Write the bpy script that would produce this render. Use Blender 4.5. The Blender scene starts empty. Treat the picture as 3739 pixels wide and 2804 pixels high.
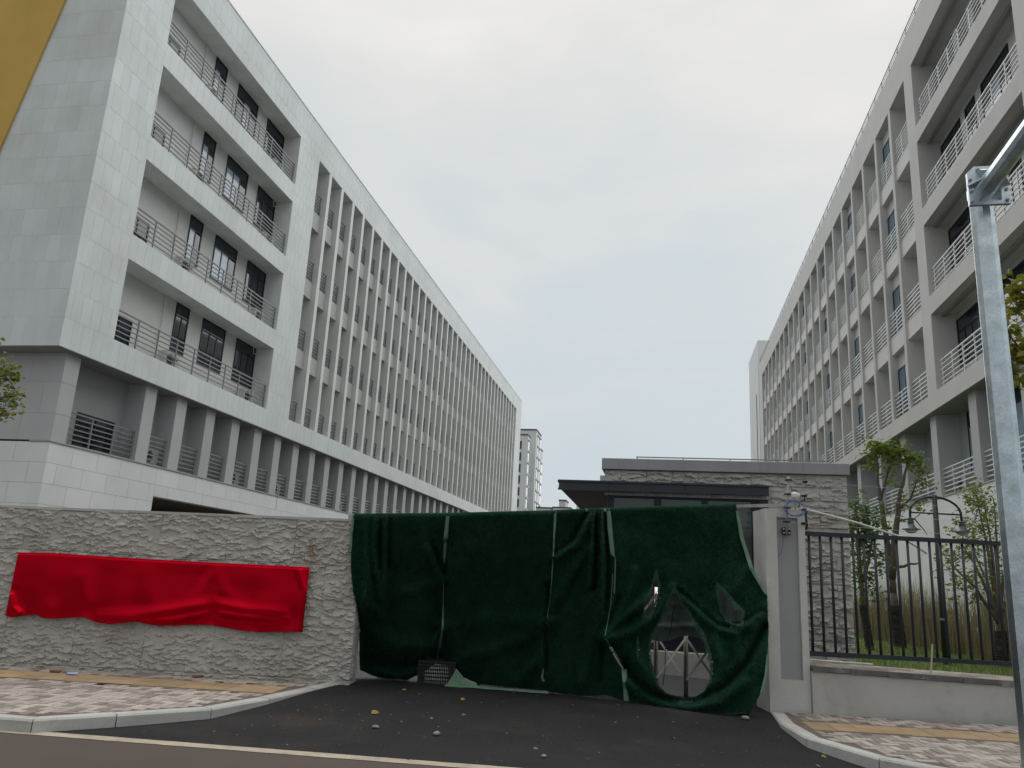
import bpy, math, random
import numpy as np
from mathutils import Matrix, Vector

# ------------------------------------------------------------------ camera, sky, sun, exposure
SC = bpy.context.scene
COL = SC.collection
PW, PH, FPX = 3739.0, 2804.0, 2892.0
YAW, PIT, ROLL, CZ = math.radians(10.95), math.radians(13.987), math.radians(3.008), 1.6
_f = np.array([-math.sin(YAW)*math.cos(PIT), math.cos(YAW)*math.cos(PIT), math.sin(PIT)])
_r0 = np.array([math.cos(YAW), math.sin(YAW), 0.0]); _u0 = np.cross(_r0, _f)
_r = _r0*math.cos(ROLL)+_u0*math.sin(ROLL); _u = -_r0*math.sin(ROLL)+_u0*math.cos(ROLL)
FH = np.array([-math.sin(YAW), math.cos(YAW), 0.0]); RH = _r0.copy()
EYE = np.array([0, 0, CZ])
cam_d = bpy.data.cameras.new('camera'); cam = bpy.data.objects.new('camera', cam_d); COL.objects.link(cam)
cam_d.sensor_width = 36; cam_d.lens = 36*FPX/PW; cam_d.clip_start = 0.1; cam_d.clip_end = 3000
M = Matrix(((_r[0], _u[0], -_f[0], 0), (_r[1], _u[1], -_f[1], 0), (_r[2], _u[2], -_f[2], CZ), (0, 0, 0, 1)))
cam.matrix_world = M; SC.camera = cam
SC.render.resolution_x, SC.render.resolution_y = 1024, 768
SC.view_settings.view_transform = 'Standard'; SC.view_settings.look = 'None'
SC.view_settings.exposure = 0.72; SC.view_settings.gamma = 1.0

world = bpy.data.worlds.new('World'); SC.world = world; world.use_nodes = True
wn = world.node_tree; wn.nodes.clear()
SUN_EL, SUN_ROT = math.radians(52), math.radians(14)
def wnode(t): return wn.nodes.new(t)
o_ = wnode('ShaderNodeOutputWorld'); sky = wnode('ShaderNodeTexSky'); sky.sky_type = 'NISHITA'; sky.sun_disc = False
sky.sun_elevation = SUN_EL; sky.sun_rotation = SUN_ROT; sky.air_density = 1.0; sky.dust_density = 2.0
b1 = wnode('ShaderNodeBackground'); b1.inputs[1].default_value = 0.06; wn.links.new(sky.outputs[0], b1.inputs[0])
tc = wnode('ShaderNodeTexCoord'); sep = wnode('ShaderNodeSeparateXYZ'); wn.links.new(tc.outputs['Generated'], sep.inputs[0])
mp = wnode('ShaderNodeMapping'); mp.inputs['Scale'].default_value = (1.6, 1.6, 4.2); wn.links.new(tc.outputs['Generated'], mp.inputs[0])
nz = wnode('ShaderNodeTexNoise'); nz.inputs['Scale'].default_value = 1.7; nz.inputs['Detail'].default_value = 7; nz.inputs['Roughness'].default_value = 0.52; nz.inputs['Distortion'].default_value = 0.25
wn.links.new(mp.outputs[0], nz.inputs[0])
ma = wnode('ShaderNodeMath'); ma.operation = 'MULTIPLY_ADD'; ma.inputs[1].default_value = 0.85; wn.links.new(nz.outputs[0], ma.inputs[0])
mb_ = wnode('ShaderNodeMath'); mb_.operation = 'SUBTRACT'; mb_.inputs[1].default_value = 0.425
wn.links.new(sep.outputs['Z'], ma.inputs[2]); wn.links.new(ma.outputs[0], mb_.inputs[0])
cr = wnode('ShaderNodeValToRGB'); wn.links.new(mb_.outputs[0], cr.inputs[0])
e = cr.color_ramp.elements
for p, c in [(0.0, (.63, .665, .68)), (0.12, (.575, .645, .69)), (0.26, (.60, .66, .69)), (0.42, (.68, .70, .695)), (0.58, (.75, .745, .725)), (1.0, (.93, .915, .885))]:
    if p == 0.0: q = e[0]
    elif p == 1.0: q = e[-1]
    else: q = e.new(p)
    q.position = p; q.color = (*c, 1)
sdir = (math.sin(SUN_ROT)*math.cos(SUN_EL), math.cos(SUN_ROT)*math.cos(SUN_EL), math.sin(SUN_EL))
dt_ = wnode('ShaderNodeVectorMath'); dt_.operation = 'DOT_PRODUCT'; dt_.inputs[1].default_value = sdir; nv_ = wnode('ShaderNodeVectorMath'); nv_.operation = 'NORMALIZE'; wn.links.new(tc.outputs['Generated'], nv_.inputs[0]); wn.links.new(nv_.outputs[0], dt_.inputs[0])
gl = wnode('ShaderNodeMapRange'); gl.interpolation_type = 'SMOOTHSTEP'; gl.inputs[1].default_value = -.5; gl.inputs[2].default_value = 1.0; gl.inputs[3].default_value = .49; gl.inputs[4].default_value = .645; wn.links.new(dt_.outputs['Value'], gl.inputs[0])
b2 = wnode('ShaderNodeBackground'); wn.links.new(gl.outputs[0], b2.inputs[1]); wn.links.new(cr.outputs[0], b2.inputs[0])
mx = wnode('ShaderNodeMixShader'); mx.inputs[0].default_value = 0.955
wn.links.new(b1.outputs[0], mx.inputs[1]); wn.links.new(b2.outputs[0], mx.inputs[2]); wn.links.new(mx.outputs[0], o_.inputs[0])
sun_d = bpy.data.lights.new('sun', 'SUN'); sun_d.energy = 1.5; sun_d.angle = math.radians(100); sun_d.color = (1.0, .985, .965)
sun = bpy.data.objects.new('sun', sun_d); COL.objects.link(sun)
# sky sun_rotation is measured clockwise from +Y
sv = Vector((math.sin(SUN_ROT)*math.cos(SUN_EL), math.cos(SUN_ROT)*math.cos(SUN_EL), math.sin(SUN_EL)))
sun.rotation_euler = (-sv).to_track_quat('-Z', 'Y').to_euler(); sun.location = (0, 0, 60)

# ------------------------------------------------------------------ helpers
RNG = random.Random(7); NR = np.random.RandomState(11)
def S(s, d, z=0.0):                       # street frame (along the wall, away from the road) to world
    p = s*RH + d*FH; return (float(p[0]), float(p[1]), float(z))
CROP = dict(C5=(1139/1890, 2600, 1000), C6=(1400/2212, 0, 1800), C7=(1700/2212, 1200, 1750), C8=(1039/1561, 2700, 1700), B3=(639/2209, 3100, 850), B2=(639/2209, 3100, 400), B8=(800/2212, 2000, 1650), E3=(400/1659, 2700, 1700))
def at(c, x, y, D):                       # survey point at street depth D
    s, ox, oy = CROP[c]; X = x*s+ox; Y = y*s+oy
    d = _r*(X-PW/2)/FPX - _u*(Y-PH/2)/FPX + _f
    return EYE + d*(D/(d@FH))
def sd(P): P = np.asarray(P); return float(P@RH), float(P@FH), float(P[2])

def tag(o, label=None, cat=None, group=None, kind=None):
    if label: o['label'] = label
    if cat: o['category'] = cat
    if group: o['group'] = group
    if kind: o['kind'] = kind
    return o
def link(name, me, parent=None, loc=None, rot=None):
    o = bpy.data.objects.new(name, me); COL.objects.link(o)
    if parent: o.parent = parent
    if loc is not None: o.location = loc
    if rot is not None: o.rotation_euler = rot
    return o
def empty(name, loc=(0, 0, 0), rz=0): 
    o = link(name, None, None, loc, (0, 0, rz)); o.empty_display_size = .2; return o
class MB:
    def __init__(s): s.v = []; s.f = []
    def add(s, vs, fs):
        n = len(s.v); s.v += [tuple(map(float, p)) for p in vs]; s.f += [tuple(i+n for i in q) for q in fs]
    def box(s, x0, x1, y0, y1, z0, z1):
        s.add([(x0,y0,z0),(x1,y0,z0),(x1,y1,z0),(x0,y1,z0),(x0,y0,z1),(x1,y0,z1),(x1,y1,z1),(x0,y1,z1)],
              [(0,3,2,1),(4,5,6,7),(0,1,5,4),(1,2,6,5),(2,3,7,6),(3,0,4,7)])
    def bbox(s, x0, x1, y0, y1, z0, z1, b=.006):      # box with chamfered edges
        P = []
        for X, Y, Z in [(a, c, d) for a in (0, 1) for c in (0, 1) for d in (0, 1)]:
            x = (x0, x1)[X]; y = (y0, y1)[Y]; z = (z0, z1)[Z]
            sx, sy, sz = (1-2*X)*b, (1-2*Y)*b, (1-2*Z)*b
            P += [(x, y+sy, z+sz), (x+sx, y, z+sz), (x+sx, y+sy, z)]
        I = lambda X, Y, Z, k: (X*4+Y*2+Z)*3+k
        F = []
        F.append((I(0,0,0,0), I(0,0,1,0), I(0,1,1,0), I(0,1,0,0))); F.append((I(1,0,0,0), I(1,1,0,0), I(1,1,1,0), I(1,0,1,0)))
        F.append((I(0,0,0,1), I(1,0,0,1), I(1,0,1,1), I(0,0,1,1))); F.append((I(0,1,0,1), I(0,1,1,1), I(1,1,1,1), I(1,1,0,1)))
        F.append((I(0,0,0,2), I(0,1,0,2), I(1,1,0,2), I(1,0,0,2))); F.append((I(0,0,1,2), I(1,0,1,2), I(1,1,1,2), I(0,1,1,2)))
        for Y in (0, 1):
            for Z in (0, 1): F.append((I(0,Y,Z,1), I(0,Y,Z,2), I(1,Y,Z,2), I(1,Y,Z,1)))
        for X in (0, 1):
            for Z in (0, 1): F.append((I(X,0,Z,0), I(X,0,Z,2), I(X,1,Z,2), I(X,1,Z,0)))
        for X in (0, 1):
            for Y in (0, 1): F.append((I(X,Y,0,0), I(X,Y,0,1), I(X,Y,1,1), I(X,Y,1,0)))
        for X in (0, 1):
            for Y in (0, 1):
                for Z in (0, 1): F.append((I(X,Y,Z,0), I(X,Y,Z,1), I(X,Y,Z,2)))
        s.add(P, F)
    def tube(s, pts, r, n=8, cap=True, flat=None):
        pts = [np.array(p, float) for p in pts]; m = len(pts)
        rs = r if hasattr(r, '__len__') else [r]*m
        base = len(s.v); prev = None
        for i, p in enumerate(pts):
            t = pts[min(i+1, m-1)]-pts[max(i-1, 0)]; t = t/(np.linalg.norm(t)+1e-9)
            if prev is None:
                a = np.array([0, 0, 1.]) if abs(t[2]) < .9 else np.array([1., 0, 0])
                b = np.cross(t, a)
            else: b = prev-t*(prev@t)
            b = b/(np.linalg.norm(b)+1e-9); c = np.cross(t, b); prev = b
            for k in range(n):
                w = 2*math.pi*(k+.5)/n
                s.v.append(tuple(p+rs[i]*(math.cos(w)*b+math.sin(w)*c)))
        for i in range(m-1):
            for k in range(n):
                a = base+i*n+k; b2_ = base+i*n+(k+1) % n
                s.f.append((a, b2_, b2_+n, a+n))
        if cap:
            s.f.append(tuple(base+k for k in range(n))[::-1]); s.f.append(tuple(base+(m-1)*n+k for k in range(n)))
    def lathe(s, prof, n=24, c=(0, 0, 0)):
        base = len(s.v)
        for r, z in prof:
            for k in range(n):
                w = 2*math.pi*k/n; s.v.append((c[0]+r*math.cos(w), c[1]+r*math.sin(w), c[2]+z))
        for i in range(len(prof)-1):
            for k in range(n):
                a = base+i*n+k; b = base+i*n+(k+1) % n; s.f.append((a, b, b+n, a+n))
    def prism(s, poly, z0, z1):
        n = len(poly)
        s.add([(p[0], p[1], z0) for p in poly]+[(p[0], p[1], z1) for p in poly],
              [tuple(range(n))[::-1], tuple(range(n, 2*n))]+[(i, (i+1) % n, n+(i+1) % n, n+i) for i in range(n)])
    def mesh(s, name, mat, smooth=False):
        me = bpy.data.meshes.new(name); me.from_pydata(s.v, [], s.f); me.materials.append(mat)
        if smooth: me.polygons.foreach_set('use_smooth', [True]*len(me.polygons))
        me.update(); return me
    def build(s, name, mat, parent=None, smooth=False, loc=None, rot=None):
        return link(name, s.mesh(name, mat, smooth), parent, loc, rot)
_cache = {}
def box(name, x0, x1, y0, y1, z0, z1, mat, parent=None, b=0.0):   # shares mesh data between boxes of one size
    k = (round(x1-x0, 4), round(y1-y0, 4), round(z1-z0, 4), mat.name, b)
    if k not in _cache:
        m = MB(); (m.bbox(0, k[0], 0, k[1], 0, k[2], b) if b else m.box(0, k[0], 0, k[1], 0, k[2])); _cache[k] = m.mesh(name, mat)
    return link(name, _cache[k], parent, (x0, y0, z0))

# numpy value noise
_T = NR.rand(256, 256)
def vn(x, y, seed=0):
    x = np.asarray(x, float)+seed*17.31; y = np.asarray(y, float)+seed*7.77
    xi = np.floor(x).astype(int); yi = np.floor(y).astype(int); fx = x-xi; fy = y-yi
    fx = fx*fx*(3-2*fx); fy = fy*fy*(3-2*fy)
    g = lambda a, b: _T[a & 255, b & 255]
    return (g(xi, yi)*(1-fx)+g(xi+1, yi)*fx)*(1-fy)+(g(xi, yi+1)*(1-fx)+g(xi+1, yi+1)*fx)*fy
def fbm(x, y, o=4, seed=0):
    a = .5; t = 0; 
    for i in range(o): t = t+a*vn(np.asarray(x)*2**i, np.asarray(y)*2**i, seed+i); a *= .5
    return t

# ------------------------------------------------------------------ materials
def new_mat(name):
    m = bpy.data.materials.new(name); m.use_nodes = True; nt = m.node_tree
    return m, nt, nt.nodes['Principled BSDF']
def N(nt, t, **k):
    n = nt.nodes.new(t)
    for a, v in k.items(): setattr(n, a, v)
    return n
def surf(name, col, rough=.75, var=.12, scale=3.0, fine=0.0, fscale=120., bump=0.0, bscale=60., spec=.35, metal=0.0, obj_var=0.0, streak=0.0, streak_col=None, dirt=None, coat=0):
    """procedural surface: large blotches, fine grain, per-object shift, vertical run marks and bump"""
    m, nt, p = new_mat(name); L = nt.links.new
    geo = N(nt, 'ShaderNodeNewGeometry')
    n1 = N(nt, 'ShaderNodeTexNoise'); n1.inputs['Scale'].default_value = scale; n1.inputs['Detail'].default_value = 6; L(geo.outputs['Position'], n1.inputs[0])
    mr = N(nt, 'ShaderNodeMapRange'); mr.inputs[1].default_value = .25; mr.inputs[2].default_value = .75; mr.inputs[3].default_value = 1-var; mr.inputs[4].default_value = 1+var; L(n1.outputs[0], mr.inputs[0])
    val = mr.outputs[0]
    if fine:
        n2 = N(nt, 'ShaderNodeTexNoise'); n2.inputs['Scale'].default_value = fscale; n2.inputs['Detail'].default_value = 3; L(geo.outputs['Position'], n2.inputs[0])
        m2 = N(nt, 'ShaderNodeMapRange'); m2.inputs[1].default_value = .3; m2.inputs[2].default_value = .7; m2.inputs[3].default_value = 1-fine; m2.inputs[4].default_value = 1+fine; L(n2.outputs[0], m2.inputs[0])
        mm = N(nt, 'ShaderNodeMath', operation='MULTIPLY'); L(val, mm.inputs[0]); L(m2.outputs[0], mm.inputs[1]); val = mm.outputs[0]
    if obj_var:
        oi = N(nt, 'ShaderNodeObjectInfo'); m3 = N(nt, 'ShaderNodeMapRange'); m3.inputs[3].default_value = 1-obj_var; m3.inputs[4].default_value = 1+obj_var; L(oi.outputs['Random'], m3.inputs[0])
        mm = N(nt, 'ShaderNodeMath', operation='MULTIPLY'); L(val, mm.inputs[0]); L(m3.outputs[0], mm.inputs[1]); val = mm.outputs[0]
    cm = N(nt, 'ShaderNodeVectorMath', operation='SCALE'); cm.inputs[0].default_value = col; L(val, cm.inputs[3]); out = cm.outputs[0]
    if streak:
        mpn = N(nt, 'ShaderNodeMapping'); mpn.inputs['Scale'].default_value = (5.5, 5.5, .35); L(geo.outputs['Position'], mpn.inputs[0])
        n4 = N(nt, 'ShaderNodeTexNoise'); n4.inputs['Scale'].default_value = 1.6; n4.inputs['Detail'].default_value = 5; L(mpn.outputs[0], n4.inputs[0])
        m4 = N(nt, 'ShaderNodeMapRange'); m4.inputs[1].default_value = .56; m4.inputs[2].default_value = .78; m4.inputs[3].default_value = 0; m4.inputs[4].default_value = streak; L(n4.outputs[0], m4.inputs[0])
        mix = N(nt, 'ShaderNodeMix', data_type='RGBA'); L(m4.outputs[0], mix.inputs[0]); L(out, mix.inputs[6]); mix.inputs[7].default_value = (*streak_col, 1); out = mix.outputs[2]
    if dirt:                                  # (colour, scale, low, high, amount)
        n5 = N(nt, 'ShaderNodeTexNoise'); n5.inputs['Scale'].default_value = dirt[1]; n5.inputs['Detail'].default_value = 8; n5.inputs['Roughness'].default_value = .62; L(geo.outputs['Position'], n5.inputs[0])
        m5 = N(nt, 'ShaderNodeMapRange'); m5.inputs[1].default_value = dirt[2]; m5.inputs[2].default_value = dirt[3]; m5.inputs[3].default_value = 0; m5.inputs[4].default_value = dirt[4]; L(n5.outputs[0], m5.inputs[0])
        mix = N(nt, 'ShaderNodeMix', data_type='RGBA'); L(m5.outputs[0], mix.inputs[0]); L(out, mix.inputs[6]); mix.inputs[7].default_value = (*dirt[0], 1); out = mix.outputs[2]
    L(out, p.inputs['Base Color']); p.inputs['Roughness'].default_value = rough; p.inputs['Specular IOR Level'].default_value = spec; p.inputs['Metallic'].default_value = metal
    if coat: p.inputs['Coat Weight'].default_value = coat
    if bump:
        nb = N(nt, 'ShaderNodeTexNoise'); nb.inputs['Scale'].default_value = bscale; nb.inputs['Detail'].default_value = 6; L(geo.outputs['Position'], nb.inputs[0])
        bp = N(nt, 'ShaderNodeBump'); bp.inputs['Strength'].default_value = bump; bp.inputs['Distance'].default_value = .02; L(nb.outputs[0], bp.inputs['Height']); L(bp.outputs[0], p.inputs['Normal'])
    return m
MT = {}
MT['tile'] = surf('granite_tile_grey', (.65, .70, .70), .6, .09, .5, .06, 90, .15, 150, obj_var=.05, streak=.35, streak_col=(.79, .815, .805), dirt=((.54, .565, .56), .45, .48, .72, .6))
MT['tile_plinth'] = surf('granite_tile_pale', (.73, .75, .745), .55, .06, .6, .04, 90, .1, 150, obj_var=.03, streak=.12, streak_col=(.45, .46, .46))
MT['grout'] = surf('pale_grout', (.76, .78, .77), .9, .1, 2)
MT['grout_dark'] = surf('dark_grout', (.36, .37, .37), .9, .1, 2)
MT['fin_edge'] = surf('lit_fin_edge', (.72, .735, .73), .75, .05, 1.0)  # same stone as the fin sides; light on the fronts painted in paler
MT['column'] = surf('mid_grey_tile', (.45, .462, .465), .7, .06, .8, .04, 80, obj_var=.03)
MT['base_inner'] = surf('dark_grey_wall', (.33, .34, .345), .75, .05, 1.0)  # darker grey tile of the base storey walls
MT['spandrel_l'] = surf('shaded_spandrel_render', (.47, .48, .475), .8, .06, .8, .05, 80)  # the fin render again, with recess shade put into a darker colour
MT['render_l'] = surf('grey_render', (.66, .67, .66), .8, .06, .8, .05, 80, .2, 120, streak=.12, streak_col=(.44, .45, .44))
MT['render_r'] = surf('warm_grey_render', (.585, .58, .565), .8, .06, .7, .05, 80, .2, 120, streak=.15, streak_col=(.45, .445, .435))
MT['spandrel_r'] = surf('pale_spandrel_render', (.68, .675, .66), .8, .06, .7, .04, 80)
MT['inner_l'] = surf('balcony_wall_paint', (.60, .61, .60), .75, .05, 1.0, .03, 60, obj_var=.02)
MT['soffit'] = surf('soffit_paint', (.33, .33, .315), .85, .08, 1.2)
MT['gold'] = surf('ochre_yellow_render', (.60, .40, .10), .8, .10, .7, .05, 60, .2, 90, streak=.2, streak_col=(.50, .33, .09))
MT['rail'] = surf('grey_painted_steel', (.215, .222, .23), .45, .06, 4, metal=.15)
MT['rail_w'] = surf('pale_grey_painted_steel', (.60, .62, .62), .45, .06, 4, metal=.1)
MT['wframe'] = surf('dark_blue_grey_aluminium', (.018, .023, .032), .4, .1, 4, metal=.3)
def glass(name, col, rough=.04, spec=.8):
    m, nt, p = new_mat(name); geo = N(nt, 'ShaderNodeNewGeometry')
    n1 = N(nt, 'ShaderNodeTexNoise'); n1.inputs['Scale'].default_value = .9; nt.links.new(geo.outputs['Position'], n1.inputs[0])
    cm = N(nt, 'ShaderNodeVectorMath', operation='SCALE'); cm.inputs[0].default_value = col
    mr = N(nt, 'ShaderNodeMapRange'); mr.inputs[3].default_value = .6; mr.inputs[4].default_value = 1.4; nt.links.new(n1.outputs[0], mr.inputs[0]); nt.links.new(mr.outputs[0], cm.inputs[3]); nt.links.new(cm.outputs[0], p.inputs['Base Color'])
    p.inputs['Roughness'].default_value = rough; p.inputs['Specular IOR Level'].default_value = spec
    nb = N(nt, 'ShaderNodeTexNoise'); nb.inputs['Scale'].default_value = .6; nt.links.new(geo.outputs['Position'], nb.inputs[0])
    bp = N(nt, 'ShaderNodeBump'); bp.inputs['Strength'].default_value = .06; bp.inputs['Distance'].default_value = .05; nt.links.new(nb.outputs[0], bp.inputs['Height']); nt.links.new(bp.outputs[0], p.inputs['Normal'])
    return m
MT['glass'] = glass('dark_window_glass', (.012, .018, .028))
MT['glass_b'] = glass('window_glass_with_pale_curtain', (.30, .40, .47), .08, .8)
MT['glass_s'] = glass('painted_sky_glass', (.10, .19, .27), .05, .9)  # blue sky reflection painted into the pane colour
MT['glass_g'] = glass('green_tinted_glass', (.05, .062, .058), .05, .7)
MT['ac'] = surf('off_white_enamel', (.62, .62, .58), .4, .05, 5, dirt=((.3, .27, .22), 6, .55, .8, .5))
MT['black'] = surf('black_plastic', (.014, .014, .016), .5, .1, 8)
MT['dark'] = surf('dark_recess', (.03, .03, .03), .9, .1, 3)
MT['asphalt'] = surf('fresh_black_asphalt', (.0185, .0190, .0202), .85, .25, 1.2, .6, 75, .7, 110, .25, dirt=((.060, .050, .041), .42, .54, .74, .7))
MT['road'] = surf('brown_worn_asphalt', (.088, .068, .060), .85, .12, .9, .25, 170, .4, 200, .3)
MT['cream'] = surf('cream_edge_strip', (.42, .37, .29), .85, .14, 5, .12, 90, .3, 120, dirt=((.2, .15, .11), 4, .5, .75, .7))
MT['kerb'] = surf('pale_granite_kerb', (.44, .44, .42), .8, .12, 3, .14, 130, .35, 160, obj_var=.05, dirt=((.22, .20, .17), 5, .55, .8, .6))
MT['mortar'] = surf('sand_bed', (.135, .112, .095), .95, .2, 6, .2, 90, .3, 120)
PAV = [surf('paver_%d' % i, c, .8, .1, 8, .12, 140, .25, 160, obj_var=.12, dirt=((.20, .165, .14), 2.2, .5, .75, .6)) for i, c in enumerate([(.43, .385, .345), (.375, .33, .295), (.25, .212, .19), (.31, .27, .24)])]
PAVNAME = ['pale_beige', 'beige', 'brown', 'grey_brown']
MT['tan'] = surf('tan_paving', (.38, .27, .155), .8, .15, 5, .12, 130, .25, 150, obj_var=.16, dirt=((.27, .215, .16), 2.5, .45, .72, .7))
MT['conc'] = surf('fine_cement_render', (.48, .475, .455), .85, .10, 2.2, .16, 210, .4, 230, dirt=((.25, .225, .19), 2.5, .55, .8, .5))
MT['conc_panel'] = surf('grey_cement_panel', (.31, .315, .325), .85, .08, 2.2, .06, 210, .2, 230)
MT['pillar'] = surf('washed_stone_render', (.56, .555, .535), .85, .08, 3, .22, 170, .45, 200, dirt=((.27, .25, .20), 2.3, .58, .82, .6))
MT['navy'] = surf('dark_navy_painted_steel', (.012, .019, .026), .42, .12, 6, spec=.5)
MT['canopy'] = surf('dark_grey_aluminium_cladding', (.032, .035, .048), .45, .10, 3, spec=.4, dirt=((.07, .07, .08), 3, .55, .8, .5))
MT['canopy_soffit'] = surf('brown_soffit_board', (.10, .078, .062), .7, .15, 5)
MT['parapet'] = surf('grey_painted_parapet', (.31, .315, .325), .8, .1, 2, .05, 90, streak=.35, streak_col=(.11, .11, .11))
MT['galv'] = surf('galvanised_steel', (.55, .62, .66), .33, .22, 5, .12, 60, .08, 40, .5, 1.0, dirt=((.33, .38, .40), 7, .5, .75, .7))
MT['zinc'] = surf('bright_zinc_bolt', (.6, .62, .62), .25, .2, 40, metal=.9)
MT['steel'] = surf('brushed_stainless', (.68, .66, .62), .22, .15, 20, metal=.9)
MT['white'] = surf('white_plastic', (.70, .70, .67), .45, .06, 5)
MT['pvc'] = surf('cream_white_pvc', (.66, .65, .60), .4, .08, 5)
MT['wood'] = surf('grey_weathered_batten', (.34, .33, .31), .8, .2, 9)
MT['blue'] = surf('blue_cable', (.05, .13, .32), .5, .1, 9)
MT['lawn'] = surf('lawn_soil_and_turf', (.085, .12, .025), .95, .3, 3, .3, 60, .5, 80)
MT['ground'] = surf('bare_ground', (.16, .155, .14), .95, .2, .3)
MT['bark'] = surf('bark', (.12, .10, .085), .9, .25, 14, .2, 80, .6, 60)
MT['rope'] = surf('dark_straw_rope_wrap', (.05, .044, .038), .95, .3, 20, bump=.6, bscale=60)
MT['lamp_post'] = surf('black_green_lamp_paint', (.014, .018, .018), .45, .1, 6, spec=.5)
MT['lamp_shade'] = surf('grey_lamp_shade', (.12, .13, .155), .35, .1, 8, metal=.4)
MT['lamp_glass'] = surf('frosted_lamp_bowl', (.36, .38, .38), .3, .06, 8)
MT['tower'] = surf('white_tower_render', (.66, .675, .68), .8, .05, .15)
MT['tower_trim'] = surf('dark_tower_trim', (.10, .09, .10), .7, .1, .5)
MT['tower_win'] = glass('far_window_glass', (.035, .035, .055), .1, .6)
MT['strand'] = surf('green_fibre', (.028, .078, .048), .9, .3, 30)
MT['pale_edge'] = surf('pale_green_backing', (.125, .215, .150), .85, .2, 12, .15, 120)
MT['flap'] = surf('grey_green_backing', (.11, .135, .125), .9, .2, 9, .15, 90)
def leafmat(name, c1, c2):
    m, nt, p = new_mat(name); L = nt.links.new
    geo = N(nt, 'ShaderNodeNewGeometry'); n1 = N(nt, 'ShaderNodeTexNoise'); n1.inputs['Scale'].default_value = 3.2; n1.inputs['Detail'].default_value = 3; L(geo.outputs['Position'], n1.inputs[0])
    wn_ = N(nt, 'ShaderNodeTexWhiteNoise', noise_dimensions='3D'); vm = N(nt, 'ShaderNodeVectorMath', operation='SNAP'); vm.inputs[1].default_value = (.06, .06, .06); L(geo.outputs['Position'], vm.inputs[0]); L(vm.outputs[0], wn_.inputs[0])
    av = N(nt, 'ShaderNodeMath', operation='MULTIPLY_ADD'); av.inputs[1].default_value = .5; L(wn_.outputs['Value'], av.inputs[0]); hv = N(nt, 'ShaderNodeMath', operation='MULTIPLY_ADD'); hv.inputs[1].default_value = 1.0; hv.inputs[2].default_value = -.25; L(n1.outputs[0], hv.inputs[0]); L(hv.outputs[0], av.inputs[2])
    mix = N(nt, 'ShaderNodeMix', data_type='RGBA'); mix.inputs[6].default_value = (*c1, 1); mix.inputs[7].default_value = (*c2, 1); L(av.outputs[0], mix.inputs[0]); L(mix.outputs[2], p.inputs['Base Color'])
    p.inputs['Roughness'].default_value = .5; p.inputs['Transmission Weight'].default_value = 0
    tr = N(nt, 'ShaderNodeBsdfTranslucent'); L(mix.outputs[2], tr.inputs[0]); ms = N(nt, 'ShaderNodeMixShader'); ms.inputs[0].default_value = .42
    out = nt.nodes['Material Output']; L(p.outputs[0], ms.inputs[1]); L(tr.outputs[0], ms.inputs[2]); L(ms.outputs[0], out.inputs[0])
    return m
MT['pile'] = leafmat('turf_fibre', (.0045, .030, .016), (.026, .085, .052))
MT['leaf'] = leafmat('fresh_green_leaves', (.11, .195, .03), (.28, .34, .06))
MT['leaf_d'] = leafmat('dark_green_leaves', (.055, .12, .025), (.14, .21, .045))
MT['leaf_y'] = leafmat('green_leaves_turning_yellow', (.07, .145, .025), (.34, .29, .04))
MT['grassblade'] = leafmat('grass_blades', (.07, .13, .022), (.19, .24, .05))
MT['reed'] = leafmat('dry_reed_stems', (.19, .165, .095), (.37, .32, .20))
MT['fallen'] = leafmat('fallen_leaf', (.42, .24, .06), (.50, .36, .10))

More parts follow.
